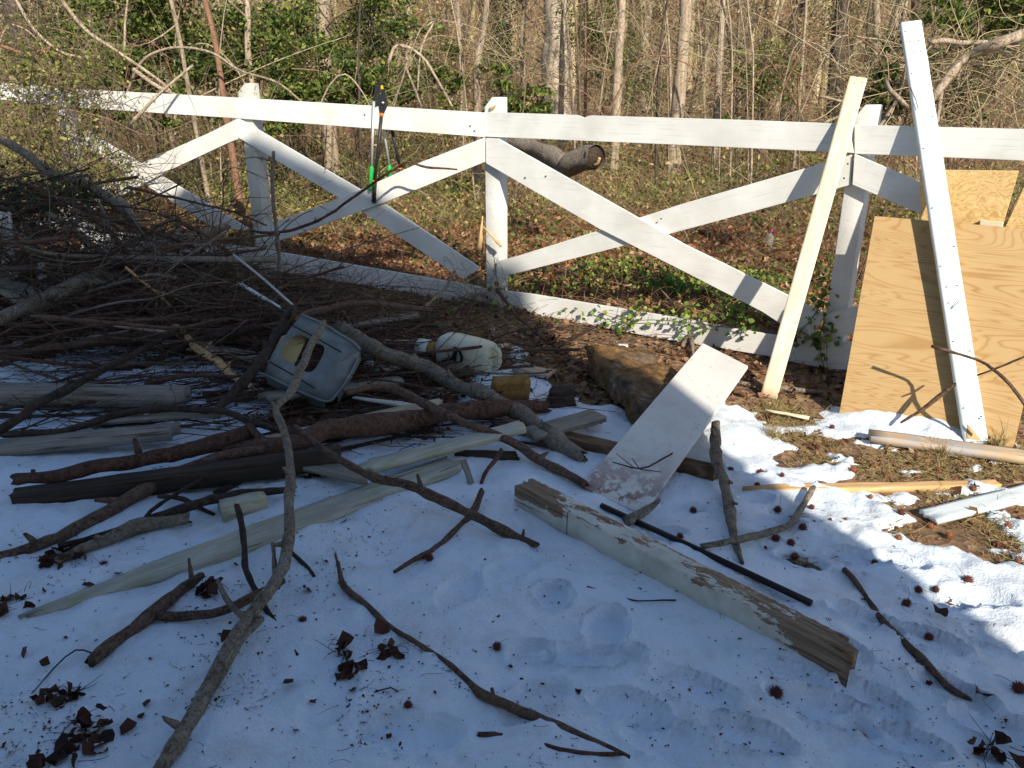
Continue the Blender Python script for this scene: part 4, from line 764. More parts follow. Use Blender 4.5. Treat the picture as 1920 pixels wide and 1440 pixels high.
HB = [([(95,402),(135,430),(190,475),(225,492)],10,5.6,BARK_GREY,'greyish branch slanting down right through the top of the pile'),([(140,395),(200,428),(240,485)],12,5.5,BARK_BROWN,'brown branch beside the greyish one in the pile'),([(187,380),(208,435),(220,488)],5,5.4,BARK_GREY,'thin pale stick standing in the pile above the pale log'),([(225,375),(250,405),(272,434)],14,5.7,BARK_GREY,'short thick branch end at the top of the pile'),([(50,425),(82,480),(116,530)],9,5.3,BARK_BROWN,'brown stick dropping behind the pale barked log'),([(20,500),(65,452),(90,430)],7,5.3,BARK_BROWN,'short stick rising beside the shaded white board'),([(425,432),(325,500),(287,540),(262,577)],4,5.0,BARK_GREY,'thin long stick sloping down left across the pile'),([(118,530),(200,480),(295,425),(330,410)],8,5.25,BARK_BROWN,'brown stick crossing above the pale barked log'),([(237,502),(287,540),(335,590)],5,5.0,STAKE,'thin tan stick sloping down right under the pale log'),([(0,535),(150,520),(245,497)],6,5.3,BARK_DARK,'dark stick lying level across the left of the pile'),([(-10,672),(100,655),(225,637),(400,620),(480,600)],11,4.6,BARK_RED,'long reddish stick low across the pile front'),([(480,612),(370,640),(275,682),(125,730)],15,4.5,BARK_DARK,'dark branch sloping down left at the front of the pile'),([(60,350),(170,395),(300,440),(380,470)],9,5.6,BARK_RED,'reddish branch crossing the upper part of the pile'),([(300,400),(380,440),(470,500)],8,5.4,BARK_BROWN,'brown branch running toward the left post foot'),([(240,352),(330,372),(430,395),(500,420)],5,5.7,BARK_RED,'long thin reddish stem before the left fence bay'),([(280,470),(380,452),(520,440)],6,5.2,BARK_BROWN,'brown stem pointing at the left post foot'),([(20,600),(140,560),(260,520),(330,520)],9,5.0,BARK_GREY,'grey stick just below the pale barked log'),([(330,560),(420,530),(560,520),(640,500)],7,5.2,BARK_RED,'reddish stick lying before the left bottom rail')]
for P_, w_, D_, m_, l_ in HB: branch([(x, y, 0, w_ * (1 - .5 * i / len(P_)), D_) for i, (x, y) in enumerate(P_)], l_ , m_, twigs=9)
# the pile: separate branches with their own side twigs
def hp(x, y):
    return .92 * math.exp(-((x + 4.0) / 1.5) ** 2 - ((y - 5.9) / 1.05) ** 2) + .46 * math.exp(-((x + 2.5) / 1.5) ** 2 - ((y - 5.1) / .8) ** 2) + .12 * math.exp(-((x + .8) / 1.3) ** 2 - ((y - 4.3) / .7) ** 2)
def randbranch(cx, cy, L, r, yaw, mats, grp, lab, zf=None, tw=6, pitch=.1, amp=1.0):
    d = np.array([math.cos(yaw), math.sin(yaw), rnd.gauss(0, pitch)]); c = np.array([cx, cy, 0.]); H = hp(cx, cy) * amp
    c[2] = surf(cx, cy) + .02 + (zf if zf is not None else rnd.random()) * H; k = 6; t = np.linspace(-.5, .5, k); P = c + d * L * t[:, None] + rng.normal(0, .03 * L, (k, 3)) * np.array([.6, .6, .5])
    P[:, 2] += -.12 * (t ** 2) * L * rnd.random()
    for q in P: q[2] = max(q[2], surf(q[0], q[1]) + r * 1.1)
    R_ = r * (1 - .7 * np.linspace(0, 1, k)); S = spline([np.r_[p, a] for p, a in zip(P, R_)], .06); mb = MB(); tube(mb, S[:, :3], np.maximum(S[:, 3], .0015), 7, rough=.12)
    n = len(S); m = rnd.randint(tw // 2, tw)
    A = []; Bq = []; ra = []
    for _ in range(m):
        i = rnd.randrange(n // 4, n); p = S[i, :3]; dd = d + rng.normal(0, .55, 3); Lt = rnd.uniform(.12, .5) * min(1, L); q = p + dd / np.linalg.norm(dd) * Lt; q[2] = max(q[2], surf(q[0], q[1]) + .004); A.append(p); Bq.append(q); ra.append(max(.0016, S[i, 3] * .42))
    if A:
        ra = np.array(ra); Pt = sticks(mb, A, Bq, ra, ra * .4, n=4, seg=4)
        A2 = Pt[:, rnd.choice([1, 2, 3])]; B2 = A2 + (Pt[:, -1] - Pt[:, 0]) * .5 + rng.normal(0, .1, A2.shape); sticks(mb, A2, B2, ra * .5, ra * .25, n=3, seg=3)
    o = mb.build('branch', rnd.choice(mats), origin=tuple(P[0])); return tag(o, lab, 'branch', grp)
for i in range(105):
    cx = rnd.gauss(-3.7, 1.1); cy = rnd.gauss(5.6, .6)
    if cy > 7.0 or cx > -1.6: cy = min(cy, 6.3)
    randbranch(cx, cy, rnd.uniform(1.0, 2.9), rnd.choice([.007, .010, .013, .018, .024]), rnd.gauss(.1, .45) + (math.pi if rnd.random() < .5 else 0), [BARK_DARK, BARK_BROWN, BARK_BROWN, BARK_GREY, BARK_RED], 'branches heaped in the tall brush pile', 'dark leafless branch tangled in the tall brush pile at the left', tw=9, pitch=.22)
for i in range(96):
    t = rnd.random() ** .8; cx = -3.1 + 3.1 * t + rnd.gauss(0, .3); cy = 5.1 - 1.1 * t + rnd.gauss(0, .4)
    randbranch(cx, min(cy, 5.7), rnd.uniform(.6, 1.7), rnd.choice([.005, .007, .010, .014]), rnd.gauss(.25, .38) + (math.pi if rnd.random() < .5 else 0), [BARK_DARK, BARK_BROWN, BARK_RED, BARK_BROWN], 'sticks spread below the tall brush pile', 'brown stick lying loose in the low spread of brush before the fence', tw=5, pitch=.07, amp=1.0)
for i in range(34):
    cx = rnd.uniform(-2.8, -.5); cy = rnd.uniform(3.35, 4.2)
    randbranch(cx, cy, rnd.uniform(.5, 1.3), rnd.choice([.005, .008, .011]), rnd.gauss(.3, .3), [BARK_DARK, BARK_BROWN], 'sticks spread over the shaded snow at the left', 'dark stick resting on the shaded snow among the boards at the left', zf=.3, tw=4, pitch=.04)
for i in range(34):      # arching brambles over the fence
    a = G(rnd.uniform(120, 470), rnd.uniform(430, 520), .2); x0 = a.x; mb = MB(); b = np.array(a) + [rnd.uniform(-1.2, 1.5), rnd.uniform(-.1, .9), rnd.uniform(.3, .9)]; c = b + [rnd.uniform(-.9, .9), rnd.uniform(-.3, .3), rnd.uniform(-.5, .2)]
    S = spline([np.array(a), (np.array(a) + b) / 2 + [0, 0, .15], b, c], .05); tube(mb, S, np.linspace(.005, .0016, len(S)), 5); m = 10; ii = rng.integers(2, len(S), m); sticks(mb, S[ii], S[ii] + rng.normal(0, .14, (m, 3)), .0022, .001, n=3)
    tag(mb.build('bramble', rnd.choice([BARK_RED, TWIG, BARK_DARK]), origin=tuple(a)), 'thin arching bramble stem rising out of the brush in front of the left fence bays', 'bramble', 'bramble stems over the left fence bays')
mb = MB(); N = 4800; cx = np.r_[rng.normal(-3.8, 1.2, N // 2), rng.normal(-2.2, 1.3, N - N // 2)]; cy = np.r_[rng.normal(5.9, .6, N // 2), rng.normal(5.1, .5, N - N // 2)]; cy = np.minimum(cy, 6.9 - .0 * cx)
Z = np.array([surf(a, b) + rnd.random() * (hp(a, b) * 1.1 + .03) for a, b in zip(cx, cy)]); A = np.column_stack([cx, cy, Z]); d = rng.normal(0, 1, (N, 3)) * [.9, .6, .35]; Bq = A + d / np.linalg.norm(d, axis=1)[:, None] * rng.uniform(.1, .6, (N, 1)); Bq[:, 2] = np.maximum(Bq[:, 2], Z * .0 + np.minimum(Z, .2))
ok = np.array([thick(a, b) < .03 or rnd.random() < .3 for a, b in zip(cx, cy)]); sticks(mb, A[ok], Bq[ok], rng.uniform(.0015, .004, ok.sum()), .001)
N = 900; cx = rng.uniform(-3.0, -.2, N); cy = 4.15 - .25 * (cx + 1.6) + rng.normal(0, .42, N); cy = np.clip(cy, 3.2, 5.2); Z = np.array([surf(a, b) for a, b in zip(cx, cy)]) + rng.uniform(.004, .07, N); A = np.column_stack([cx, cy, Z]); d = rng.normal(0, 1, (N, 3)) * [1, .45, .06]; sticks(mb, A, A + d * rng.uniform(.1, .35, (N, 1)), rng.uniform(.0014, .0035, N), .001)
tag(mb.build('brush_twigs', BRUSHD), 'mass of fine dark twigs filling the brush pile', 'twigs', kind='stuff')
N = 9000; cx = np.r_[rng.normal(-3.6, 1.1, N // 3), rng.normal(-1.6, 1.0, N - N // 3)]; cy = np.r_[rng.normal(5.5, .6, N // 3), 4.55 - .35 * (cx[N // 3:] + 1.6) + rng.normal(0, .45, N - N // 3)]; Z = np.array([surf(a, b) + rnd.random() ** 2 * hp(a, b) * .8 + .01 for a, b in zip(cx, cy)]); ok = np.array([thick(a, b) < .012 or rnd.random() < .12 for a, b in zip(cx, cy)]) & (cy > 3.3); c = np.column_stack([cx, cy, Z])[ok]
mb = MB(); cards(mb, c, rng.uniform(.015, .05, len(c)), flat=.4, asp=.5); tag(mb.build('bark_litter', LEAF_DARK), 'dark bark chips and wet leaves under the brush', 'litter', kind='stuff')
def tangle(px, py, r_, n, label):
    p = G(px, py, .12); A = np.array(p) + rng.normal(0, r_, (n, 3)) * [1, .5, 1]; A[:, 2] = np.maximum(A[:, 2], p.z - .12); d = rng.normal(0, 1, (n, 3)) * [.7, .4, .8]; mb = MB(); sticks(mb, A, A + d * rng.uniform(.05, .22, (n, 1)), .0022, .001, n=4, seg=5, bend=rng.normal(0, .05, (n, 3))); tag(mb.build('twig_tangle', BRUSHM, origin=tuple(p)), label, 'twigs')
tangle(905, 545, .12, 150, 'tangle of thin vines round the foot of the middle fence post'); tangle(500, 480, .13, 110, 'tangle of thin stems round the foot of the left fence post'); tangle(1500, 600, .05, 24, 'few thin stems at the foot of the right fence post')
# ---------------------------------------------------------------- seed balls, leaves, debris on the snow
def seedmesh(nm, mat):
    mb = MB(); n = 70; i = np.arange(n) + .5; ph = np.arccos(1 - 2 * i / n); th = np.pi * (1 + 5 ** .5) * i; D = np.column_stack([np.cos(th) * np.sin(ph), np.sin(th) * np.sin(ph), np.cos(ph)])
    T_ = spline([[0, 0, -.0105], [0, 0, 0], [0, 0, .0105]], .003); r_ = np.sqrt(np.maximum(.0112 ** 2 - T_[:, 2] ** 2, 1e-7)); tube(mb, T_, r_, 10)
    sticks(mb, D * .008, D * rng.uniform(.0155, .0195, (n, 1)), .0022, .0003, n=3, seg=1, bend=np.zeros((n, 3))); sticks(mb, [[0, 0, .01]], [[.02, .015, .05]], [.0008], [.0006], n=3); m = mb.mesh(nm, False); m.materials.append(mat); return m
SM = [seedmesh('seed_ball', SEED), seedmesh('seed_ball', SEED_L)]
def seedball(px, py, label, grp, k=0, s=1.0):
    p = G(px, py, .010); o = bpy.data.objects.new('seed_ball', SM[k]); C.objects.link(o); o.location = p; o.rotation_euler = (rnd.uniform(-1.8, 1.8), rnd.uniform(-1.2, 1.2), rnd.uniform(0, 6.28)); o.scale = [s * rnd.uniform(.7, 1.2)] * 3; o.location.z -= .004 * rnd.random(); tag(o, label, 'seed ball', grp)
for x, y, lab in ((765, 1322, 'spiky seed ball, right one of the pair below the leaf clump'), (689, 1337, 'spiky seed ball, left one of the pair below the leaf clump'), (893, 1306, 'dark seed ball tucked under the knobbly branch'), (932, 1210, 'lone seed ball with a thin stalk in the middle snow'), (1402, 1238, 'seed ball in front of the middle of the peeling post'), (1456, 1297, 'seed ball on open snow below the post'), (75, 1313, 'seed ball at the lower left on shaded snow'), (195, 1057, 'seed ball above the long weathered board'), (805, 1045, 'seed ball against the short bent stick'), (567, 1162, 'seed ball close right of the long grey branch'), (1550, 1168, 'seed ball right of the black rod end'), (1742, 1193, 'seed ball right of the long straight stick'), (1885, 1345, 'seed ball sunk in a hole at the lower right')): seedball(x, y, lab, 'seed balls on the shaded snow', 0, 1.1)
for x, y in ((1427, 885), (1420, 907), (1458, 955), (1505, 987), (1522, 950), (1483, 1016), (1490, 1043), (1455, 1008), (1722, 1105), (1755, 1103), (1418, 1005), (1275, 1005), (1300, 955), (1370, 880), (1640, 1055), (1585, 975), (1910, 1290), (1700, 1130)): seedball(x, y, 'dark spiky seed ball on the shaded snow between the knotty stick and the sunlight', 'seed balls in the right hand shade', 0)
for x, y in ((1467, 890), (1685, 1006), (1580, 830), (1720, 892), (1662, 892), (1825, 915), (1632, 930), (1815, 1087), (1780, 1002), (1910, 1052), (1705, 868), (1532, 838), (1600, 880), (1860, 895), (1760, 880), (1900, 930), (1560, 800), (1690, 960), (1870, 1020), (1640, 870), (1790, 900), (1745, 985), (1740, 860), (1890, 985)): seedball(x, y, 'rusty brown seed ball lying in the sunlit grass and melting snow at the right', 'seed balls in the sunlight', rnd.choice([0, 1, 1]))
def deadleaf(px, py, s, label, grp=None, mat=LEAF_DARK, h=.012, flat=.6):
    p = G(px, py, h); mb = MB(); lobed(mb, [tuple(p)], s, rnd.choice([2, 3]), flat); o = mb.build('dead_leaf', mat, origin=tuple(p)); tag(o, label, 'leaf', grp)
for x, y, s, lab in ((716, 1178, .075, 'large brown leaf lying on the long diagonal branch'), (540, 1282, .06, 'reddish curled leaf right of the long grey branch'), (425, 1192, .06, 'crumpled brown leaf left of the long grey branch'), (938, 1066, .04, 'small red brown leaf on open snow above the footprints'), (575, 1102, .06, 'torn leaf beside the long grey branch foot'), (630, 1116, .04, 'narrow dark leaf beside the upper end of the diagonal branch'), (222, 1076, .05, 'long dark leaf above the weathered board'), (165, 1096, .05, 'folded dark leaf on the snow left of the board edge'), (128, 1082, .035, 'tiny crumpled leaf at the left'), (45, 1222, .05, 'dark leaf in a dimple at the left edge'), (275, 1316, .035, 'curled leaf scrap at the lower left'), (75, 1422, .06, 'reddish leaf at the bottom left corner'), (238, 1362, .07, 'dark reddish leaf right of the lower clump'), (85, 1243, .04, 'small red leaf at the end of the fine twig'), (1765, 1152, .06, 'leaf with a yellow centre half sunk in snow at the right'), (1838, 1300, .07, 'rusty leaf beside the long straight stick end'), (1508, 1033, .03, 'tiny leaf below the curved stick'), (610, 1052, .03, 'tiny leaf at the tip of the diagonal branch')): deadleaf(x, y, s, lab)
for i in range(75):
    x, y = (rnd.uniform(-100, 760), rnd.uniform(980, 1440)) if i < 40 else (rnd.uniform(760, 1920), rnd.uniform(960, 1440))
    deadleaf(x, y, rnd.uniform(.012, .03), 'tiny dark leaf fragment scattered on the shaded snow', 'leaf fragments on the snow', h=.006)
def clump(px, py, r, n, label, mat=LEAF_DARK, s=(.03, .07)):
    p = G(px, py, .015); mb = MB(); c = np.array(p) + rng.normal(0, 1, (n, 3)) * [r, r, r * .35]; c[:, 2] = [max(z, surf(a, b) + .004) for a, b, z in c]; lobed(mb, c, rng.uniform(*s, n), 3, .3); A = np.array(p) + rng.normal(0, r * .8, (14, 3)) * [1, 1, .4]; A[:, 2] = np.maximum(A[:, 2], p.z); sticks(mb, A, A + rng.normal(0, .035, (14, 3)) * [1, 1, .25], .0013, .0007); tag(mb.build('leaf_clump', mat, origin=tuple(p)), label, 'leaves')
clump(668, 1262, .028, 12, 'wet dark leaf clump on snow in the lower centre'); clump(725, 1222, .022, 7, 'brown leaf clump under the large leaf'); clump(640, 1215, .02, 5, 'few dark leaves left of the large leaf')
clump(130, 1300, .03, 14, 'dark leaf clump with upright leaves at the lower left'); clump(150, 1362, .03, 12, 'spread of wet leaves and twigs at the lower left'); clump(135, 1425, .045, 20, 'large dark leaf clump at the bottom left corner')
clump(20, 1130, .04, 12, 'mossy dark clump at the left edge'); clump(120, 1045, .035, 22, 'black shredded bark clod at the ragged log end'); clump(395, 1100, .025, 12, 'dark clod under the fork of the log'); clump(1860, 1412, .035, 12, 'dark clump in a snow hole at the bottom right corner'); clump(300, 905, .02, 6, 'leaf scraps under the black timber'); clump(590, 895, .02, 8, 'brown leaf scraps beside the long grey branch')
mb = MB(); c = []; s = []
while len(c) < 4600:
    px_, py_ = rnd.uniform(-200, 2100), rnd.uniform(640, 1500)
    if rnd.random() > (.9 if px_ < 900 else .35) * (1 if vn(px_ / 110, py_ / 70, 12) > .08 else .14): continue
    x, y = _hit0(px_, py_); c.append((x, y, surf(x, y) + .003)); s.append(abs(rnd.gauss(.004, .004)) + .002)
cards(mb, c, np.array(s), flat=.85, asp=.55); c = np.array(c)[:600]; d = rng.normal(0, 1, (600, 3)) * [1, 1, .1]; sticks(mb, c, c + d * rng.uniform(.01, .03, (600, 1)), .0007, .0004)
tag(mb.build('debris', LEAF_DARK), 'specks of bark, needles and leaf dust on the snow', 'debris', kind='stuff')
# ---------------------------------------------------------------- leaf litter, grass, ivy
def scatter(n, fn, x0, x1, y0, y1):
    out = []
    while len(out) < n:
        k = 20000; x = rng.uniform(x0, x1, k); y = rng.uniform(y0, y1, k); p = fn(x, y); o = rng.random(k) < p; out += list(zip(x[o], y[o]))
    return np.array(out[:n])
def zs(P, near=True): return np.array([surf(a, b) for a, b in P])
def bare(x, y):
    i = np.clip(((x + 8) / .025).astype(int), 0, _TT.shape[0] - 1); j = np.clip(((y + 1) / .025).astype(int), 0, _TT.shape[1] - 1); return (_TT[i, j] < .003).astype(float)
def near_litter(x, y):
    px, py = px_of(x, y, g0(x, y)); return bare(x, y) * np.where((px > 1380) & (py > 745), .18, 1.0)
def behind(P): return P[:, 1] > np.interp(P[:, 0], [-4.35, -2.25, -.15, 1.95, 3.85], [7.85, 6.9, 6.0, 4.5, 2.95])
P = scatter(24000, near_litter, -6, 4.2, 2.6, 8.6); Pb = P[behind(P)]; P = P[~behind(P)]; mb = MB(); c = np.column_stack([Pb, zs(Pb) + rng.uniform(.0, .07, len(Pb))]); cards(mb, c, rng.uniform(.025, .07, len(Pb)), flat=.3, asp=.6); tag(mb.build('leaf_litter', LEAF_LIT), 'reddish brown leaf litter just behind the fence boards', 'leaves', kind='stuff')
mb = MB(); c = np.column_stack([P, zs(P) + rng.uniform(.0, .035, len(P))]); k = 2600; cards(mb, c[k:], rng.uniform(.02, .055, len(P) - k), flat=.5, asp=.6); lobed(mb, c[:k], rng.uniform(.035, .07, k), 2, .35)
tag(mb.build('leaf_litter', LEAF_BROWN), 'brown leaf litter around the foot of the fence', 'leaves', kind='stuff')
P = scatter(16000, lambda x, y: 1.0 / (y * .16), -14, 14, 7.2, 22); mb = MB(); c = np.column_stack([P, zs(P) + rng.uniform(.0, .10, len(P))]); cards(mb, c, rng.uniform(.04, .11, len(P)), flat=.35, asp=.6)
tag(mb.build('leaf_litter', LEAF_LIT), 'brown leaf litter on the slope behind the fence', 'leaves', kind='stuff')
def green(x, y): return np.clip(.2 + 2.0 * fbm(x * .9, y * .9, 31, 3), 0, 1) * np.where(x < 0, 1, .85)
P = scatter(23000, green, -10, 9, 5.8, 19); mb = MB(); c = np.column_stack([P, zs(P) + rng.uniform(.02, .22, len(P)) * (.5 + P[:, 1] / 14)]); cards(mb, c, rng.uniform(.03, .07, len(P)), flat=.2, asp=.7)
tag(mb.build('ground_cover', LEAF_GREEN), 'patchy green ivy and ground cover behind the fence', 'ground cover', kind='stuff')
P = scatter(9000, lambda x, y: np.clip(.35 + 2.0 * fbm(x * .7, y * .7, 36, 3), 0, 1) * np.where(x < .5, 1, .35), -10, 8, 8.2, 18); mb = MB(); c = np.column_stack([P, zs(P) + rng.uniform(.02, .38, len(P))]); cards(mb, c, rng.uniform(.03, .065, len(P)), flat=.15, asp=.6); tag(mb.build('ground_cover', LEAF_VINE), 'yellow green low undergrowth at the edge of the wood', 'ground cover', kind='stuff')
def ivyd(x, y):
    px, py = px_of(x, y, g0(x, y)); return np.clip(1.3 * np.exp(-((px - 1330) / 260) ** 2 - ((py - 560) / 42) ** 2) + .8 * np.exp(-((px - 1060) / 100) ** 2 - ((py - 530) / 25) ** 2), 0, 1) * np.clip(.5 + 2 * fbm(x * 2, y * 2, 33, 2), 0, 1)
P = scatter(3800, ivyd, -1, 3.5, 4.3, 7.5); mb = MB(); c = np.column_stack([P, zs(P) + rng.uniform(.02, .12, len(P))]); cards(mb, c, rng.uniform(.025, .05, len(P)), flat=.35, asp=.85)
tag(mb.build('ground_ivy', LEAF_IVY), 'green ivy carpet just behind the bottom rail', 'ivy', kind='stuff')
# dry stems and straw behind the fence
P = scatter(11000, lambda x, y: np.clip(.5 + 1.5 * fbm(x * 1.3, y * 1.3, 43, 3), .05, 1), -6, 5, 4.4, 9.5); P = P[behind(P + [0, -.1])]; mb = MB(); A = np.column_stack([P, zs(P)]); d = rng.normal(0, 1, (len(P), 3)) * [.9, .5, .3] + [0, 0, .25]; sticks(mb, A, A + d * rng.uniform(.10, .40, (len(P), 1)), rng.uniform(.0014, .003, len(P)), .001, seg=4, bend=rng.normal(0, .05, (len(P), 3)))
tag(mb.build('dry_stems', REDSTRAW), 'tangle of reddish brown runners and stems just behind the fence', 'weeds', kind='stuff')
P = scatter(17000, lambda x, y: np.clip(.5 + 1.5 * fbm(x * .8, y * .8, 41, 3), .1, 1) / (y * .15), -10, 10, 5.2, 15); mb = MB(); A = np.column_stack([P, zs(P)]); d = rng.normal(0, 1, (len(P), 3)) * [.9, .6, .35] + [0, 0, .3]; L = rng.uniform(.10, .42, (len(P), 1)); sticks(mb, A, A + d * L, rng.uniform(.0015, .004, len(P)), .001)
tag(mb.build('dry_stems', STRAW), 'tangle of dry stems and weeds behind the fence', 'weeds', kind='stuff')
P = scatter(650, lambda x, y: bare(x, y) * np.where(px_of(x, y, 0)[0] < 1300, 1, .3), -3, 3, 4.3, 6.8); mb = MB(); A = np.column_stack([P, zs(P)]); d = rng.normal(0, 1, (len(P), 3)) * [1, .6, .1] + [0, 0, .08]; sticks(mb, A, A + d * rng.uniform(.08, .35, (len(P), 1)), .0022, .001)
tag(mb.build('dry_stems', STRAW), 'dry stems lying in the leaves before the bottom rail', 'weeds', kind='stuff')
# grass in the melted patches
def gr(x, y):
    px, py = px_of(x, y, g0(x, y)); return bare(x, y) * ((px > 1370) & (py > 745) & (py < 1120)) * np.clip(.6 + 2 * fbm(x * 5, y * 5, 51, 2), .05, 1)
P = scatter(17000, gr, .8, 3.6, 1.4, 4.4); mb = MB(); A = np.column_stack([P, zs(P) - .004]); d = rng.normal(0, 1, (len(P), 3)) * [1, 1, .25] + [0, 0, .35]; sticks(mb, A, A + d * rng.uniform(.015, .05, (len(P), 1)), .0016, .0006)
tag(mb.build('dry_grass', GRASS), 'flattened straw coloured grass showing through the snow at the right', 'grass', kind='stuff')
P = scatter(1500, gr, .8, 3.6, 1.4, 4.4); mb = MB(); c = np.column_stack([P, zs(P) + .008]); cards(mb, c, rng.uniform(.012, .035, len(P)), flat=.6); tag(mb.build('leaf_litter', LEAF_BROWN), 'brown leaf scraps in the grass patches at the right', 'leaves', kind='stuff')
for x, y, r_, lab in ((1455, 768, .06, 'green tuft of grass at the foot of the cream board'), (1448, 818, .045, 'pale grass tuft on the snow left of the bare patch'), (1870, 835, .05, 'grass tuft before the plywood corner'), (1760, 850, .05, 'grass tuft in front of the pine stud')):
    p = G(x, y, 0); n = 150; A = np.array(p) + rng.normal(0, r_ * .5, (n, 3)) * [1, 1, 0]; d = rng.normal(0, .6, (n, 3)) + [0, 0, 1]; d[:, 2] = abs(d[:, 2]); mb = MB(); sticks(mb, A, A + d * rng.uniform(.02, .05, (n, 1)), .0014, .0005); tag(mb.build('grass_tuft', GRASS, origin=tuple(p)), lab, 'grass')
P = scatter(6000, lambda x, y: np.where(x < 0, 1, .4) * np.where(y > 8.5, 1, .35) * np.clip(.4 + 1.6 * fbm(x * .9, y * .9, 61, 3), .05, 1), -9, 9, 7.0, 13.5); P = P[behind(P + [0, -1.0])]; mb = MB(); A = np.column_stack([P, zs(P)]); d = rng.normal(0, 1, (len(P), 3)) * [.8, .5, .4] + [0, 0, .55]; sticks(mb, A, A + d * rng.uniform(.2, .6, (len(P), 1)), rng.uniform(.0018, .0038, len(P)), .001, seg=4, bend=rng.normal(0, .08, (len(P), 3)))
tag(mb.build('undergrowth', BRUSHG), 'olive tangle of low brush at the foot of the wood', 'undergrowth', kind='stuff')
c = A[rng.integers(0, len(A), 6000)] + np.column_stack([rng.normal(0, .1, 6000), rng.normal(0, .1, 6000), rng.uniform(.03, .35, 6000)]); mb = MB(); cards(mb, c, rng.uniform(.025, .055, 6000), flat=.2, asp=.65); tag(mb.build('undergrowth', LEAF_VINE), 'yellow green leaves on the low brush at the foot of the wood', 'undergrowth', kind='stuff')
def ivy(paths, label, n, spread, leaf=(.03, .055), bay=2, off=.06, mat=LEAF_IVY):
    r = root('ivy', label, 'ivy', fp(*paths[0][0], bay, off)); mb = MB(); lf = MB()
    for path in paths:
        S = spline([np.array(fp(x, y, bay, off)) for x, y in path], .03); tube(mb, S, .0028, 5); k = int(n / len(paths)); i = rng.integers(0, len(S), k); nr = np.array(fplane(bay, 0)[1]); c = S[i] + rng.normal(0, spread, (k, 3)); lobe = c
        cards(lf, c, rng.uniform(*leaf, k), asp=.95, flat=.2, nrm=nr * .8 + np.array([0, 0, .6]))
        j = rng.integers(0, len(S), k // 3); sticks(mb, S[j], S[j] + rng.normal(0, spread * 1.2, (len(j), 3)), .0015, .001)
    mb.build('stem', TWIG, r); lf.build('leaves', mat, r)
ivy([[(1120, 585), (1170, 600), (1230, 600), (1290, 605), (1350, 612), (1410, 618)], [(1150, 640), (1180, 600), (1200, 575)], [(1280, 600), (1330, 585), (1400, 600)]], 'ivy trailing along the sunlit bottom rail', 230, .035, (.025, .045))
ivy([[(1545, 690), (1535, 640), (1545, 600), (1540, 560), (1552, 535)], [(1500, 620), (1530, 635), (1560, 625)], [(1480, 640), (1520, 600), (1540, 570)]], 'ivy climbing the foot of the right hand post', 110, .03, (.03, .055))
# vine swallowing the left end of the fence
def vine(label, spots, n, mat, leaf, dist, seed=0, stems=60, nm='vine'):
    r = root(nm, label, 'vine', (spots[0][0] / F * 7 - 4.6, dist, 0.2)); lf = MB(); st = MB(); tot = sum(a[2] * a[3] for a in spots)
    for px, py, rx, ry in spots:
        k = int(n * rx * ry / tot); q = rng.normal(0, .55, (k, 2)) * [rx, ry] + [px, py]; cl = np.round(q / 26) * 26 + rng.normal(0, 8, q.shape); q = np.where(rng.random((k, 1)) < .6, cl, q)
        c = np.array([at_y(a, b, dist + rnd.gauss(-.12, .22)) for a, b in q]); cards(lf, c, rng.uniform(*leaf, k), asp=.7, flat=.2)
        m = int(stems * rx * ry / tot) + 2; a = np.array([at_y(px + rnd.gauss(0, rx * .6), py + rnd.gauss(0, ry * .6), dist + rnd.gauss(-.1, .2)) for _ in range(m)]); d = rng.normal(0, .5, (m, 3)) * [1, .4, 1]; sticks(st, a, a + d, .004, .0015, n=4, seg=7, bend=rng.normal(0, .12, (m, 3)))
    lf.build('leaves', mat, r); st.build('stem', TWIG, r)
vine('yellow green vine smothering the leftmost fence post and rails', [(110, 150, 90, 60), (60, 250, 110, 60), (120, 300, 90, 60), (210, 330, 60, 40), (30, 120, 60, 50)], 3100, LEAF_VINE, (.024, .05), 7.4, stems=420)
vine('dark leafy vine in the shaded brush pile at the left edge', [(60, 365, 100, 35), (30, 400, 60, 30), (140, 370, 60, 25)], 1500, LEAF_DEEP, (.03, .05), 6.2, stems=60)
# ---------------------------------------------------------------- fallen log behind the fence
def fallenlog():
    b = at_y(1060, 318, 7.4); r = root('fallen_log', 'thick grey fallen log with a hollow broken end behind the fence', 'log', b); mb = MB(); S = spline([np.r_[at_y(935, 262, 8.3), .07], np.r_[at_y(990, 275, 8.0), .085], np.r_[at_y(1030, 292, 7.7), .09], np.r_[at_y(1062, 312, 7.45), .08]], .05); tube(mb, S[:, :3], S[:, 3], 14, rough=.22); mb.build('trunk', BARK_GREY, r)
    mb = MB(); S = spline([np.r_[at_y(1050, 330, 7.5), .06], np.r_[at_y(1068, 310, 7.4), .105], np.r_[at_y(1095, 296, 7.25), .112], np.r_[at_y(1118, 294, 7.1), .108]], .04); tube(mb, S[:, :3], S[:, 3], 16, rough=.15, cap=False); mb.build('limb', BARK_GREY, r)
    e = S[-1, :3]; d = S[-1, :3] - S[-3, :3]; d /= np.linalg.norm(d); mb = MB(); tube(mb, [e - d * .05, e - d * .03], .10, 16); mb.build('hollow', DARKWOOD, r); mb = MB(); tube(mb, spline([e - d * .02 + [0, 0, -.07], e + d * .02 + [.0, 0, -.05], e + d * .05 + [.0, 0, -.01]], .01), .014, 6, rough=.3); mb.build('splinter', STAKE, r)
    for a in range(5): pass
fallenlog()
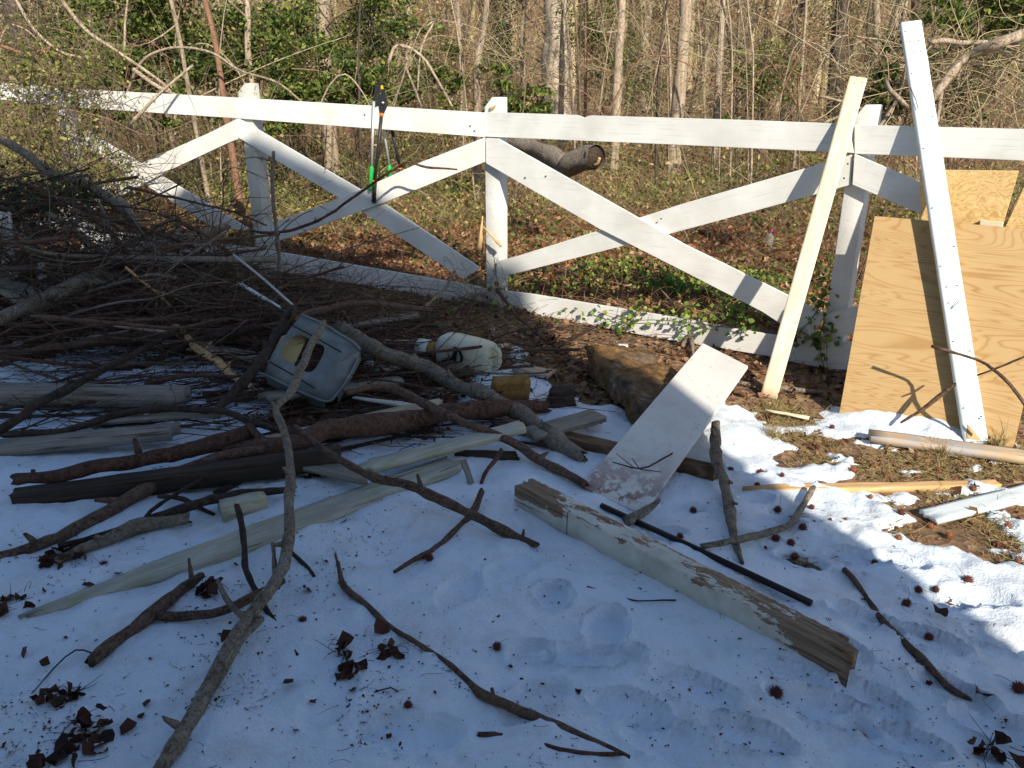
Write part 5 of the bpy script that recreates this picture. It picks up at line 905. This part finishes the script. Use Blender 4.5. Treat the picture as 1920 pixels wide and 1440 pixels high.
# ---------------------------------------------------------------- trees
def tree(path, w, D, label, mat=TRUNK, group='tree trunks of the wood', ivyl=0, nm='tree', limbs=5, top=7.5, rough=.10):
    P = [at_y(x, y, D) for x, y in path]; z0 = surf(P[0].x, P[0].y); P[0].z = min(P[0].z, z0 + .05) if abs(P[0].z - z0) < .5 else z0
    b = Vector((P[0].x, P[0].y, z0 - .15)); P = [b] + ([P[0]] if P[0].z > z0 else []) + P[1:]; d = (P[-1] - P[-2]).normalized(); last = P[-1]
    rad = w * D / F / 2 * 1.02; r = root(nm, label, 'tree', b, group); 
    while last.z < top: last = last + (d * .6 + Vector((rnd.gauss(0, .06), rnd.gauss(0, .06), .25))).normalized() * 1.0; P.append(last)
    k = len(P); rr = [rad * (1.35 if i == 0 else 1.0 - .6 * i / k) for i in range(k)]; rr[1] = rad * 1.08
    S = spline([np.r_[np.array(p), a] for p, a in zip(P, rr)], .12 if w > 9 else .25); s = np.arange(len(S)) * .12; S[:, 0] += .25 * rad * vn(s * 2 + w, s * 0, 4); mb = MB(); tube(mb, S[:, :3], np.maximum(S[:, 3], .004), 12 if w > 9 else 7, rough=rough); mb.build('trunk', mat, r)
    mb = MB(); n = limbs; i = rng.integers(len(S) // 4, len(S), n); A = S[i, :3]; dd = rng.normal(0, 1, (n, 3)) * [1, .8, .3] + [0, 0, .5]; L = rng.uniform(.5, 1.8, (n, 1)); Pt = sticks(mb, A, A + dd * L * .7, np.minimum(S[i, 3] * .4, .02), .003, n=5, seg=6, bend=rng.normal(0, .12, (n, 3)))
    for q in (2, 3, 4, 5): A2 = Pt[:, q]; sticks(mb, A2, A2 + rng.normal(0, .3, A2.shape) + [0, 0, .12], .004, .0015, n=3, seg=4)
    mb.build('branches', mat if mat not in (TRUNK_PALE,) else TRUNK, r)
    if ivyl: lf = MB(); i = rng.integers(1, len(S) // 2, ivyl); c = S[i, :3] + rng.normal(0, rad * 1.1, (ivyl, 3)); cards(lf, c, rng.uniform(.03, .06, ivyl), asp=.8, flat=.2); lf.build('ivy_leaves', LEAF_GREEN, r)
    return r
tree([(622, 290), (612, 180), (606, 60), (608, -60)], 28, 12, 'stout straight trunk with thin vines, behind the rail left of the loppers', limbs=4)
tree([(1047, 215), (1044, 120), (1040, -20)], 42, 19, 'broad pale trunk with shaggy flaking bark above the middle of the fence', TRUNK_PALE, limbs=3, rough=.16)
tree([(1268, 228), (1280, 100), (1286, -20)], 25, 13, 'stout light brown trunk right of the middle, reaching the top edge', limbs=4)
tree([(492, 240), (474, 175), (465, 100), (463, -20)], 13, 10, 'slim pale trunk wrapped in ivy just right of the left post top', TRUNK, ivyl=500)
tree([(380, 270), (358, 190), (340, 90), (318, -10)], 9, 9, 'slim tan sapling leaning left, seen above the left top rail', TRUNK, nm='sapling', group='saplings of the wood')
tree([(442, 290), (425, 220), (413, 140), (402, 70), (378, -20)], 11, 8.5, 'reddish leaning sapling left of the ivy wrapped trunk', TRUNK_RED, nm='sapling', group='saplings of the wood')
tree([(1155, 218), (1160, 100), (1167, -20)], 14, 13, 'slim straight light trunk midway between the shaggy and the stout trunk', TRUNK)
tree([(1348, 222), (1348, 120), (1357, -20)], 12, 12.5, 'slim grey trunk right of the stout light brown one', TRUNK)
tree([(893, 208), (895, 130), (906, 60), (913, -20)], 12, 11, 'slightly crooked slim trunk above the middle fence post', TRUNK)
tree([(983, 190), (980, 80), (985, -20)], 10, 17, 'thin straight trunk left of the shaggy trunk', TRUNK)
tree([(60, 130), (36, 60), (20, -30)], 36, 15, 'dark thick trunk at the top left corner', TRUNK_DARK)
tree([(160, 140), (158, 70), (155, -20)], 12, 16, 'dark slim trunk right of the corner trunk', TRUNK_DARK)
tree([(1570, 215), (1572, 100), (1582, -20)], 24, 16, 'dark thick trunk left of the cream board top', TRUNK_DARK)
tree([(530, 150), (524, 60), (513, -20)], 7, 12, 'thin pale sapling in front of the green bushes', TRUNK, nm='sapling', group='saplings of the wood')
tree([(868, 195), (862, 100), (856, -20)], 8, 14, 'thin tan sapling left of the crooked trunk', TRUNK, nm='sapling', group='saplings of the wood')
tree([(1052, 205), (1054, 100), (1060, -20)], 9, 15, 'thin trunk standing against the shaggy trunk', TRUNK, nm='sapling', group='saplings of the wood')
tree([(1238, 215), (1236, 120), (1255, -20)], 5, 11, 'dark crooked vine stem left of the stout light brown trunk', TRUNK_DARK, nm='sapling', group='saplings of the wood')
tree([(1100, 210), (1098, 100), (1100, -20)], 6, 14, 'thin reddish sapling right of the shaggy trunk', TRUNK_RED, nm='sapling', group='saplings of the wood')
tree([(1500, 215), (1505, 100), (1512, -20)], 6, 13, 'thin forked looking sapling left of the dark thick trunk', TRUNK, nm='sapling', group='saplings of the wood')
tree([(760, 190), (764, 60), (768, -20)], 9, 19, 'pale thin trunk deep in the wood behind the loppers', TRUNK)
def randpx(): return rnd.uniform(-250, 2170)
for i in range(46):
    D = rnd.uniform(16, 30); x = randpx(); tree([(x, 195), (x + rnd.gauss(0, 6), 90), (x + rnd.gauss(0, 14), -20)], rnd.choice([6, 8, 10, 14, 18]), D, 'bare trunk standing in the depth of the wood', rnd.choice([TRUNK, TRUNK_DARK, TRUNK, TRUNK_DARK]), 'bare trunks in the depth of the wood', limbs=3, top=7)
for i in range(80):
    D = rnd.uniform(8.5, 20); x = randpx(); lean = rnd.gauss(0, 35); tree([(x, 230), (x + lean * .5, 100), (x + lean, -30)], rnd.choice([2, 3, 3, 4, 5]), D, 'thin bare sapling in the undergrowth behind the fence', rnd.choice([TRUNK, TWIG, TRUNK, TRUNK_DARK, TRUNK_DARK]), 'thin saplings in the undergrowth', nm='sapling', limbs=7, top=4.5)
# bent stems in front of the wood
def stem(path, w, D, label, mat=TRUNK):
    mb = MB(); P = [np.r_[np.array(at_y(x, y, D)), w * D / F / 2] for x, y in path]; S = spline(P, .06); tube(mb, S[:, :3], S[:, 3] * np.linspace(1, .7, len(S)), 7, rough=.1); n = 10; i = rng.integers(0, len(S), n); sticks(mb, S[i, :3], S[i, :3] + rng.normal(0, .2, (n, 3)), .003, .001); tag(mb.build('bent_sapling', mat, origin=tuple(S[0, :3])), label, 'bent sapling', 'bent stems before the wood')
stem([(232, 190), (262, 120), (300, 95), (345, 89), (400, 100), (450, 132), (520, 155), (570, 195)], 5, 8.2, 'arched bare stem above the left top rail')
stem([(728, 120), (745, 84), (790, 105), (820, 150), (848, 200)], 6, 9, 'arched bare stem above the rail right of the loppers')
stem([(100, -20), (160, 55), (225, 100), (310, 160), (330, 190)], 7, 7.9, 'long leaning stem from the top left to the rail')
stem([(20, -20), (60, 50), (110, 95), (160, 110)], 6, 7.9, 'short leaning stem in the top left corner'); stem([(245, 232), (300, 175), (362, 122)], 6, 7.0, 'cut straight stem crossing the left top rail')
stem([(120, 205), (200, 222), (275, 254), (330, 240), (372, 222)], 3, 7.0, 'yellowish hanging stem below the left top rail', TWIG); stem([(250, 130), (300, 165), (370, 195)], 8, 8.2, 'grey stem lying just over the left top rail')
stem([(0, 85), (50, 100), (98, 88)], 6, 7.3, 'reddish stem at the left edge above the vine', TRUNK_RED); stem([(800, 50), (815, 40), (790, 90), (783, 170)], 4, 10, 'thin curved stem before the tan trunks')
stem([(760, 125), (775, 160), (790, 200)], 5, 10, 'short leaning stem right of the loppers')
for i in range(26):
    x, y = rnd.uniform(0, 1900), rnd.uniform(60, 180); D = rnd.uniform(8, 12); w = rnd.uniform(50, 140); h = rnd.uniform(20, 90)
    stem([(x - w, 215), (x - w * .5, y - h * .3), (x, y - h * .6), (x + w * .6, y), (x + w, y + 50)], rnd.uniform(1.5, 3.2), D, 'thin arching briar in the undergrowth above the top rail', rnd.choice([TRUNK, TRUNK_RED]))
# dead tangled limb at the upper right
r = root('dead_limb', 'bleached tangled dead limb at the upper right behind the fence', 'dead tree', at_y(1740, 230, 5.8)); mb = MB()
for path, w0, w1 in (([(1990, 45), (1920, 64), (1870, 82), (1810, 108), (1782, 140), (1745, 190), (1725, 240)], 20, 12), ([(1800, 112), (1788, 138), (1768, 165), (1757, 230)], 10, 6), ([(1740, 82), (1765, 76), (1800, 80), (1850, 80)], 8, 9), ([(1700, 200), (1670, 170), (1660, 150)], 9, 6), ([(1860, 85), (1900, 110), (1960, 120)], 5, 4), ([(1640, 250), (1680, 190), (1700, 120)], 7, 5), ([(1615, 205), (1570, 188), (1538, 180)], 6, 4), ([(1545, 230), (1590, 215), (1640, 222)], 5, 4)):
    S = spline([np.array(at_y(x, y, 5.8 + .15 * math.sin(x))) for x, y in path], .05); tube(mb, S, np.linspace(w0, w1, len(S)) * 5.8 / F / 2, 9, rough=.2)
mb.build('limb', BARK_GREY if False else TRUNK, r); mb = MB(); n = 420; a = np.array([at_y(rnd.uniform(1560, 2000), rnd.gauss(150, 60), rnd.uniform(5.6, 7.5)) for _ in range(n)]); sticks(mb, a, a + rng.normal(0, .35, (n, 3)) * [1, .5, .8], .0035, .0015, n=4, seg=5, bend=rng.normal(0, .07, (n, 3))); mb.build('twigs', BRUSHM, r)
# ---------------------------------------------------------------- shrubs and thicket
def shrub(px, py, rx, ry, D, n, mat, label, leaf=(.04, .075), group='green shrubs along the edge of the wood', cat='shrub', nm='shrub', flat=.2):
    c0 = at_y(px, py, D); base = Vector((c0.x, D, surf(c0.x, D))); r = root(nm, label, cat, base, group); sx, sz = rx * D / F, ry * D / F
    cl = rng.normal(0, .5, (30, 3)) * [sx, sx * .6, sz] + np.array(c0); cl[:, 2] = np.maximum(cl[:, 2], base.z + .1); i = rng.integers(0, 30, n); c = cl[i] + rng.normal(0, 1, (n, 3)) * [sx * .14, sx * .14, sz * .12]; c[:, 2] = np.maximum(c[:, 2], base.z + .02)
    lf = MB(); cards(lf, c, rng.uniform(*leaf, n), asp=.6, flat=flat); lf.build('leaves', mat, r); mb = MB(); b = np.tile(np.array(base), (14, 1)) + rng.normal(0, sx * .2, (14, 3)) * [1, 1, 0]; sticks(mb, b, cl[:14], .007, .003, n=5, seg=6); sticks(mb, cl[rng.integers(0, 30, 80)], cl[rng.integers(0, 30, 80)] + rng.normal(0, .3, (80, 3)), .004, .002, n=3); mb.build('stem', BARK_BROWN, r)
for px, py, rx, ry, D, n, lab in ((270, 40, 110, 70, 12, 3600, 'bright green shrub at the top left beside the dark trunk'), (390, 90, 100, 80, 12.5, 3600, 'bright green shrub behind the leaning saplings'), (250, 150, 70, 50, 10.5, 2000, 'olive shrub just above the left top rail'), (520, 60, 80, 80, 13, 3200, 'dense green shrub left of the stout straight trunk'), (560, 150, 60, 60, 11.5, 2400, 'green shrub at rail height beside the stout trunk'), (690, 60, 75, 90, 13.5, 3200, 'green shrub right of the stout straight trunk'), (660, 165, 60, 40, 10.5, 1800, 'low green shrub behind the lopper jaws'), (800, 150, 60, 50, 12, 900, 'thin green shrub before the tan saplings'), (965, 195, 70, 35, 11, 1300, 'low yellow green bush right of the middle post top'), (120, 60, 80, 70, 14, 1600, 'olive shrub behind the corner trunk'), (1860, 20, 90, 40, 9, 1300, 'yellow green shrub at the top right corner'), (1650, 170, 30, 40, 7.5, 350, 'small yellow green sprig behind the third post top'), (1110, 60, 60, 90, 17, 1200, 'grey green shrub right of the shaggy trunk'), (1430, 150, 60, 60, 13, 600, 'sparse green shrub above the long top rail')):
    shrub(px, py, rx * 1.1, ry * 1.1, D - 1.2, int(n * 1.7), LEAF_GREEN, lab, (.04, .085))
for px, py, rx, ry, D, lab in ((940, 70, 40, 110, 17, 'narrow dark evergreen left of the shaggy trunk'), (1200, 100, 45, 90, 18, 'narrow dark evergreen behind the slim trunk'), (40, 60, 70, 100, 16.5, 'dark evergreen bush in the top left corner'), (1800, 160, 90, 80, 9.5, 'dark bush behind the tangled dead limb'), (1560, 60, 60, 90, 18, 'dark evergreen behind the dark thick trunk'), (1690, 90, 60, 110, 14, 'dark evergreen between the two leaning boards')): shrub(px, py, rx, ry, D, 2200, LEAF_DEEP, lab, group='dark evergreens in the wood')
for px, py, rx, ry, D, lab in ((850, 80, 70, 90, 15, 'young beech with pale tan dead leaves left of the middle'), (1470, 90, 70, 90, 15.5, 'young beech with pale tan dead leaves right of the slim grey trunk'), (1230, 30, 50, 50, 20, 'pale leaved young beech deep in the wood'), (1350, 50, 60, 70, 21, 'faded tan young beech behind the slim grey trunk')): shrub(px, py, rx, ry, D, 1300, LEAF_TAN, lab, (.05, .09), 'young beeches keeping their dead leaves', 'tree', 'young_beech', .6)
mb = MB(); n = 13000; D = np.where(rng.random(n) < .07, rng.uniform(8.4, 11, n), rng.uniform(12.5, 24, n)); x = (rng.uniform(-300, 2250, n) - 960) / F * D; z = g0(x, D) + rng.uniform(0, 1, n) ** 1.1 * (.4 + .16 * D); A = np.column_stack([x, D, z]); d = rng.normal(0, 1, (n, 3)) * [.65, .4, .6] + [0, 0, .35]; L = rng.uniform(.25, 1.3, (n, 1)) * (.4 + D[:, None] * .05); m = (rng.random(n) < np.where(x / D * F + 960 < 850, .65, .3))
sticks(mb, A[~m], (A + d * L)[~m], (.0009 + .00025 * D)[~m], .001, n=3, seg=4); tag(mb.build('thicket', BRUSHM), 'dense brown thicket of bare twigs filling the edge of the wood', 'thicket', kind='stuff')
mb = MB(); sticks(mb, A[m], (A + d * L)[m], (.0009 + .00025 * D)[m], .001, n=3, seg=4); tag(mb.build('thicket', BRUSHG), 'greenish thicket of twigs between the shrubs at the left', 'thicket', kind='stuff')
mb = MB(); n = 5000; D = rng.uniform(8, 20, n); x = (rng.uniform(-300, 2250, n) - 960) / F * D; z = g0(x, D) + rng.uniform(0, 1, n) ** 1.6 * (.25 + .1 * D); cards(mb, np.column_stack([x, D, z]), rng.uniform(.03, .07, n), flat=.2); tag(mb.build('hanging_leaves', LEAF_TAN), 'scattered dead leaves caught in the thicket', 'leaves', kind='stuff')
mb = MB(); n = 420; D = rng.uniform(28, 75, n); x = rng.uniform(-1.1, 1.1, n) * D; z = g0(x, D); A = np.column_stack([x, D, z - .3]); sticks(mb, A, A + np.column_stack([rng.normal(0, .5, n), rng.normal(0, .5, n), rng.uniform(9, 15, n)]), rng.uniform(.06, .22, n), .04, n=7, seg=6, bend=rng.normal(0, .15, (n, 3)))
n = 9000; D = rng.uniform(24, 70, n); x = rng.uniform(-1, 1, n) * D; z = g0(x, D) + rng.uniform(0, 9, n); A = np.column_stack([x, D, z]); sticks(mb, A, A + rng.normal(0, 1.2, (n, 3)) + [0, 0, .6], .02, .008, n=3, seg=3)
tag(mb.build('distant_wood', BRUSHM), 'distant bare trees rising on the hillside as one mass', 'wood', kind='stuff')
# ---------------------------------------------------------------- labels of the repeats: where each one stands
bpy.context.view_layer.update()
def ppos(o):
    if o.type == 'MESH':
        vs_ = np.empty(len(o.data.vertices) * 3, np.float32); o.data.vertices.foreach_get('co', vs_); c = np.array(o.matrix_world) @ np.r_[vs_.reshape(-1, 3).mean(0), 1]; c = c[:3]
    else: c = np.array(o.matrix_world.translation)
    x, y = px_of(c[0], c[1], c[2]); return float(x), float(y), c
WOODZ = [(-9999, 'beyond the left edge of the photo'), (0, 'above the leftmost top rail'), (200, 'left of the leaning saplings'), (330, 'by the leaning saplings'), (470, 'between the ivy wrapped and stout trunks'), (610, 'between the stout trunk and the loppers'), (720, 'just right of the loppers'), (820, 'left of the middle post top'), (930, 'between middle post and shaggy trunk'), (1050, 'right of the shaggy trunk'), (1160, 'left of the light brown stout trunk'), (1285, 'between stout and slim grey trunks'), (1360, 'right of the slim grey trunk'), (1480, 'left of the cream board top'), (1610, 'between the two leaning boards'), (1740, 'behind the dead limb'), (1920, 'beyond the right edge of the photo')]
def zone(z, x): 
    r = z[0][1]
    for a, t in z:
        if x >= a: r = t
    return r
def pilez(x, y):
    if x < 150: c = 'at the left edge'
    elif x < 330: c = 'left of the light stick'
    elif x < 480: c = 'left of the crate'
    elif x < 700: c = 'around the plastic crate'
    elif x < 930: c = 'around the jug'
    else: c = 'near the foam slab'
    r = 'high' if y < 430 else 'mid height' if y < 560 else 'low' if y < 700 else 'nearer' if y < 830 else 'front'
    return c, r
ORD = ['leftmost', 'second from left', 'third from left', 'fourth from left', 'fifth from left', 'sixth from left', 'seventh from left', 'eighth from left', 'ninth from left', 'tenth from left', 'eleventh from left', 'twelfth from left', 'thirteenth from left', 'fourteenth from left', 'fifteenth from left', 'sixteenth from left', 'seventeenth from left', 'eighteenth from left', 'nineteenth from left', 'twentieth from left']
GR = {'thin saplings in the undergrowth': ('thin {m} sapling', 'w'), 'bare trunks in the depth of the wood': ('{m} trunk deep in the wood', 'w'), 'bent stems before the wood': ('arching thin briar', 'w'),
      'branches heaped in the tall brush pile': ('{m} branch', 'p'), 'sticks spread below the tall brush pile': ('{m} stick', 'p'), 'sticks spread over the shaded snow at the left': ('{m} stick on snow', 'p'), 'bramble stems over the left fence bays': ('{m} bramble', 'p'),
      'seed balls in the right hand shade': ('shaded seed ball', 's'), 'seed balls in the sunlight': ('sunlit seed ball', 's'), 'leaf fragments on the snow': ('tiny leaf fragment', 's')}
MW = {'bark_brown': 'brown', 'bark_dark': 'dark', 'bark_grey': 'grey', 'bark_red': 'reddish', 'trunk_bark': 'tan', 'trunk_bark_dark': 'dark', 'trunk_bark_red': 'reddish', 'twig_bark': 'tan', 'bark_lichen': 'mottled'}
SNZ = [(-9999, 'beyond the left edge'), (0, 'below the left leaf clumps'), (300, 'by the long grey branch'), (620, 'near the middle leaf clump'), (780, 'above the knobbly branch'), (1000, 'among the footprints'), (1240, 'around the peeling post'), (1400, 'right of the black rod'), (1520, 'left of the long straight stick'), (1660, 'right of the long straight stick'), (1780, 'towards the right edge')]
B_ = {}
for o in list(C.objects):
    g_ = o.get('group')
    if o.parent or g_ not in GR: continue
    if g_ == 'bent stems before the wood' and 'briar' not in o['label']: continue
    x, y, c = ppos(o); m = o.data.materials[0].name if o.type == 'MESH' and o.data.materials else (o.children[0].data.materials[0].name if o.children else ''); pat, kind = GR[g_]; t = pat.format(m=MW.get(m, 'bare'))
    if kind == 'w': key = (t, zone(WOODZ, x)); 
    elif kind == 'p': cc_, r_ = pilez(x, y); key = (t + ' ' + r_ + ' in the brush', cc_)
    else: key = (t, zone(SNZ, x) if not (y < 960 and x > 1300) else ('near the new stake' if y > 880 else 'before the pine stud'))
    B_.setdefault(key, []).append((x, o))
for (t, z), L_ in B_.items():
    L_.sort(key=lambda q: q[0])
    for i, (x, o) in enumerate(L_):
        o['label'] = f'{t}, {z}' + ('' if len(L_) == 1 else f', {ORD[min(i, 19)]}')
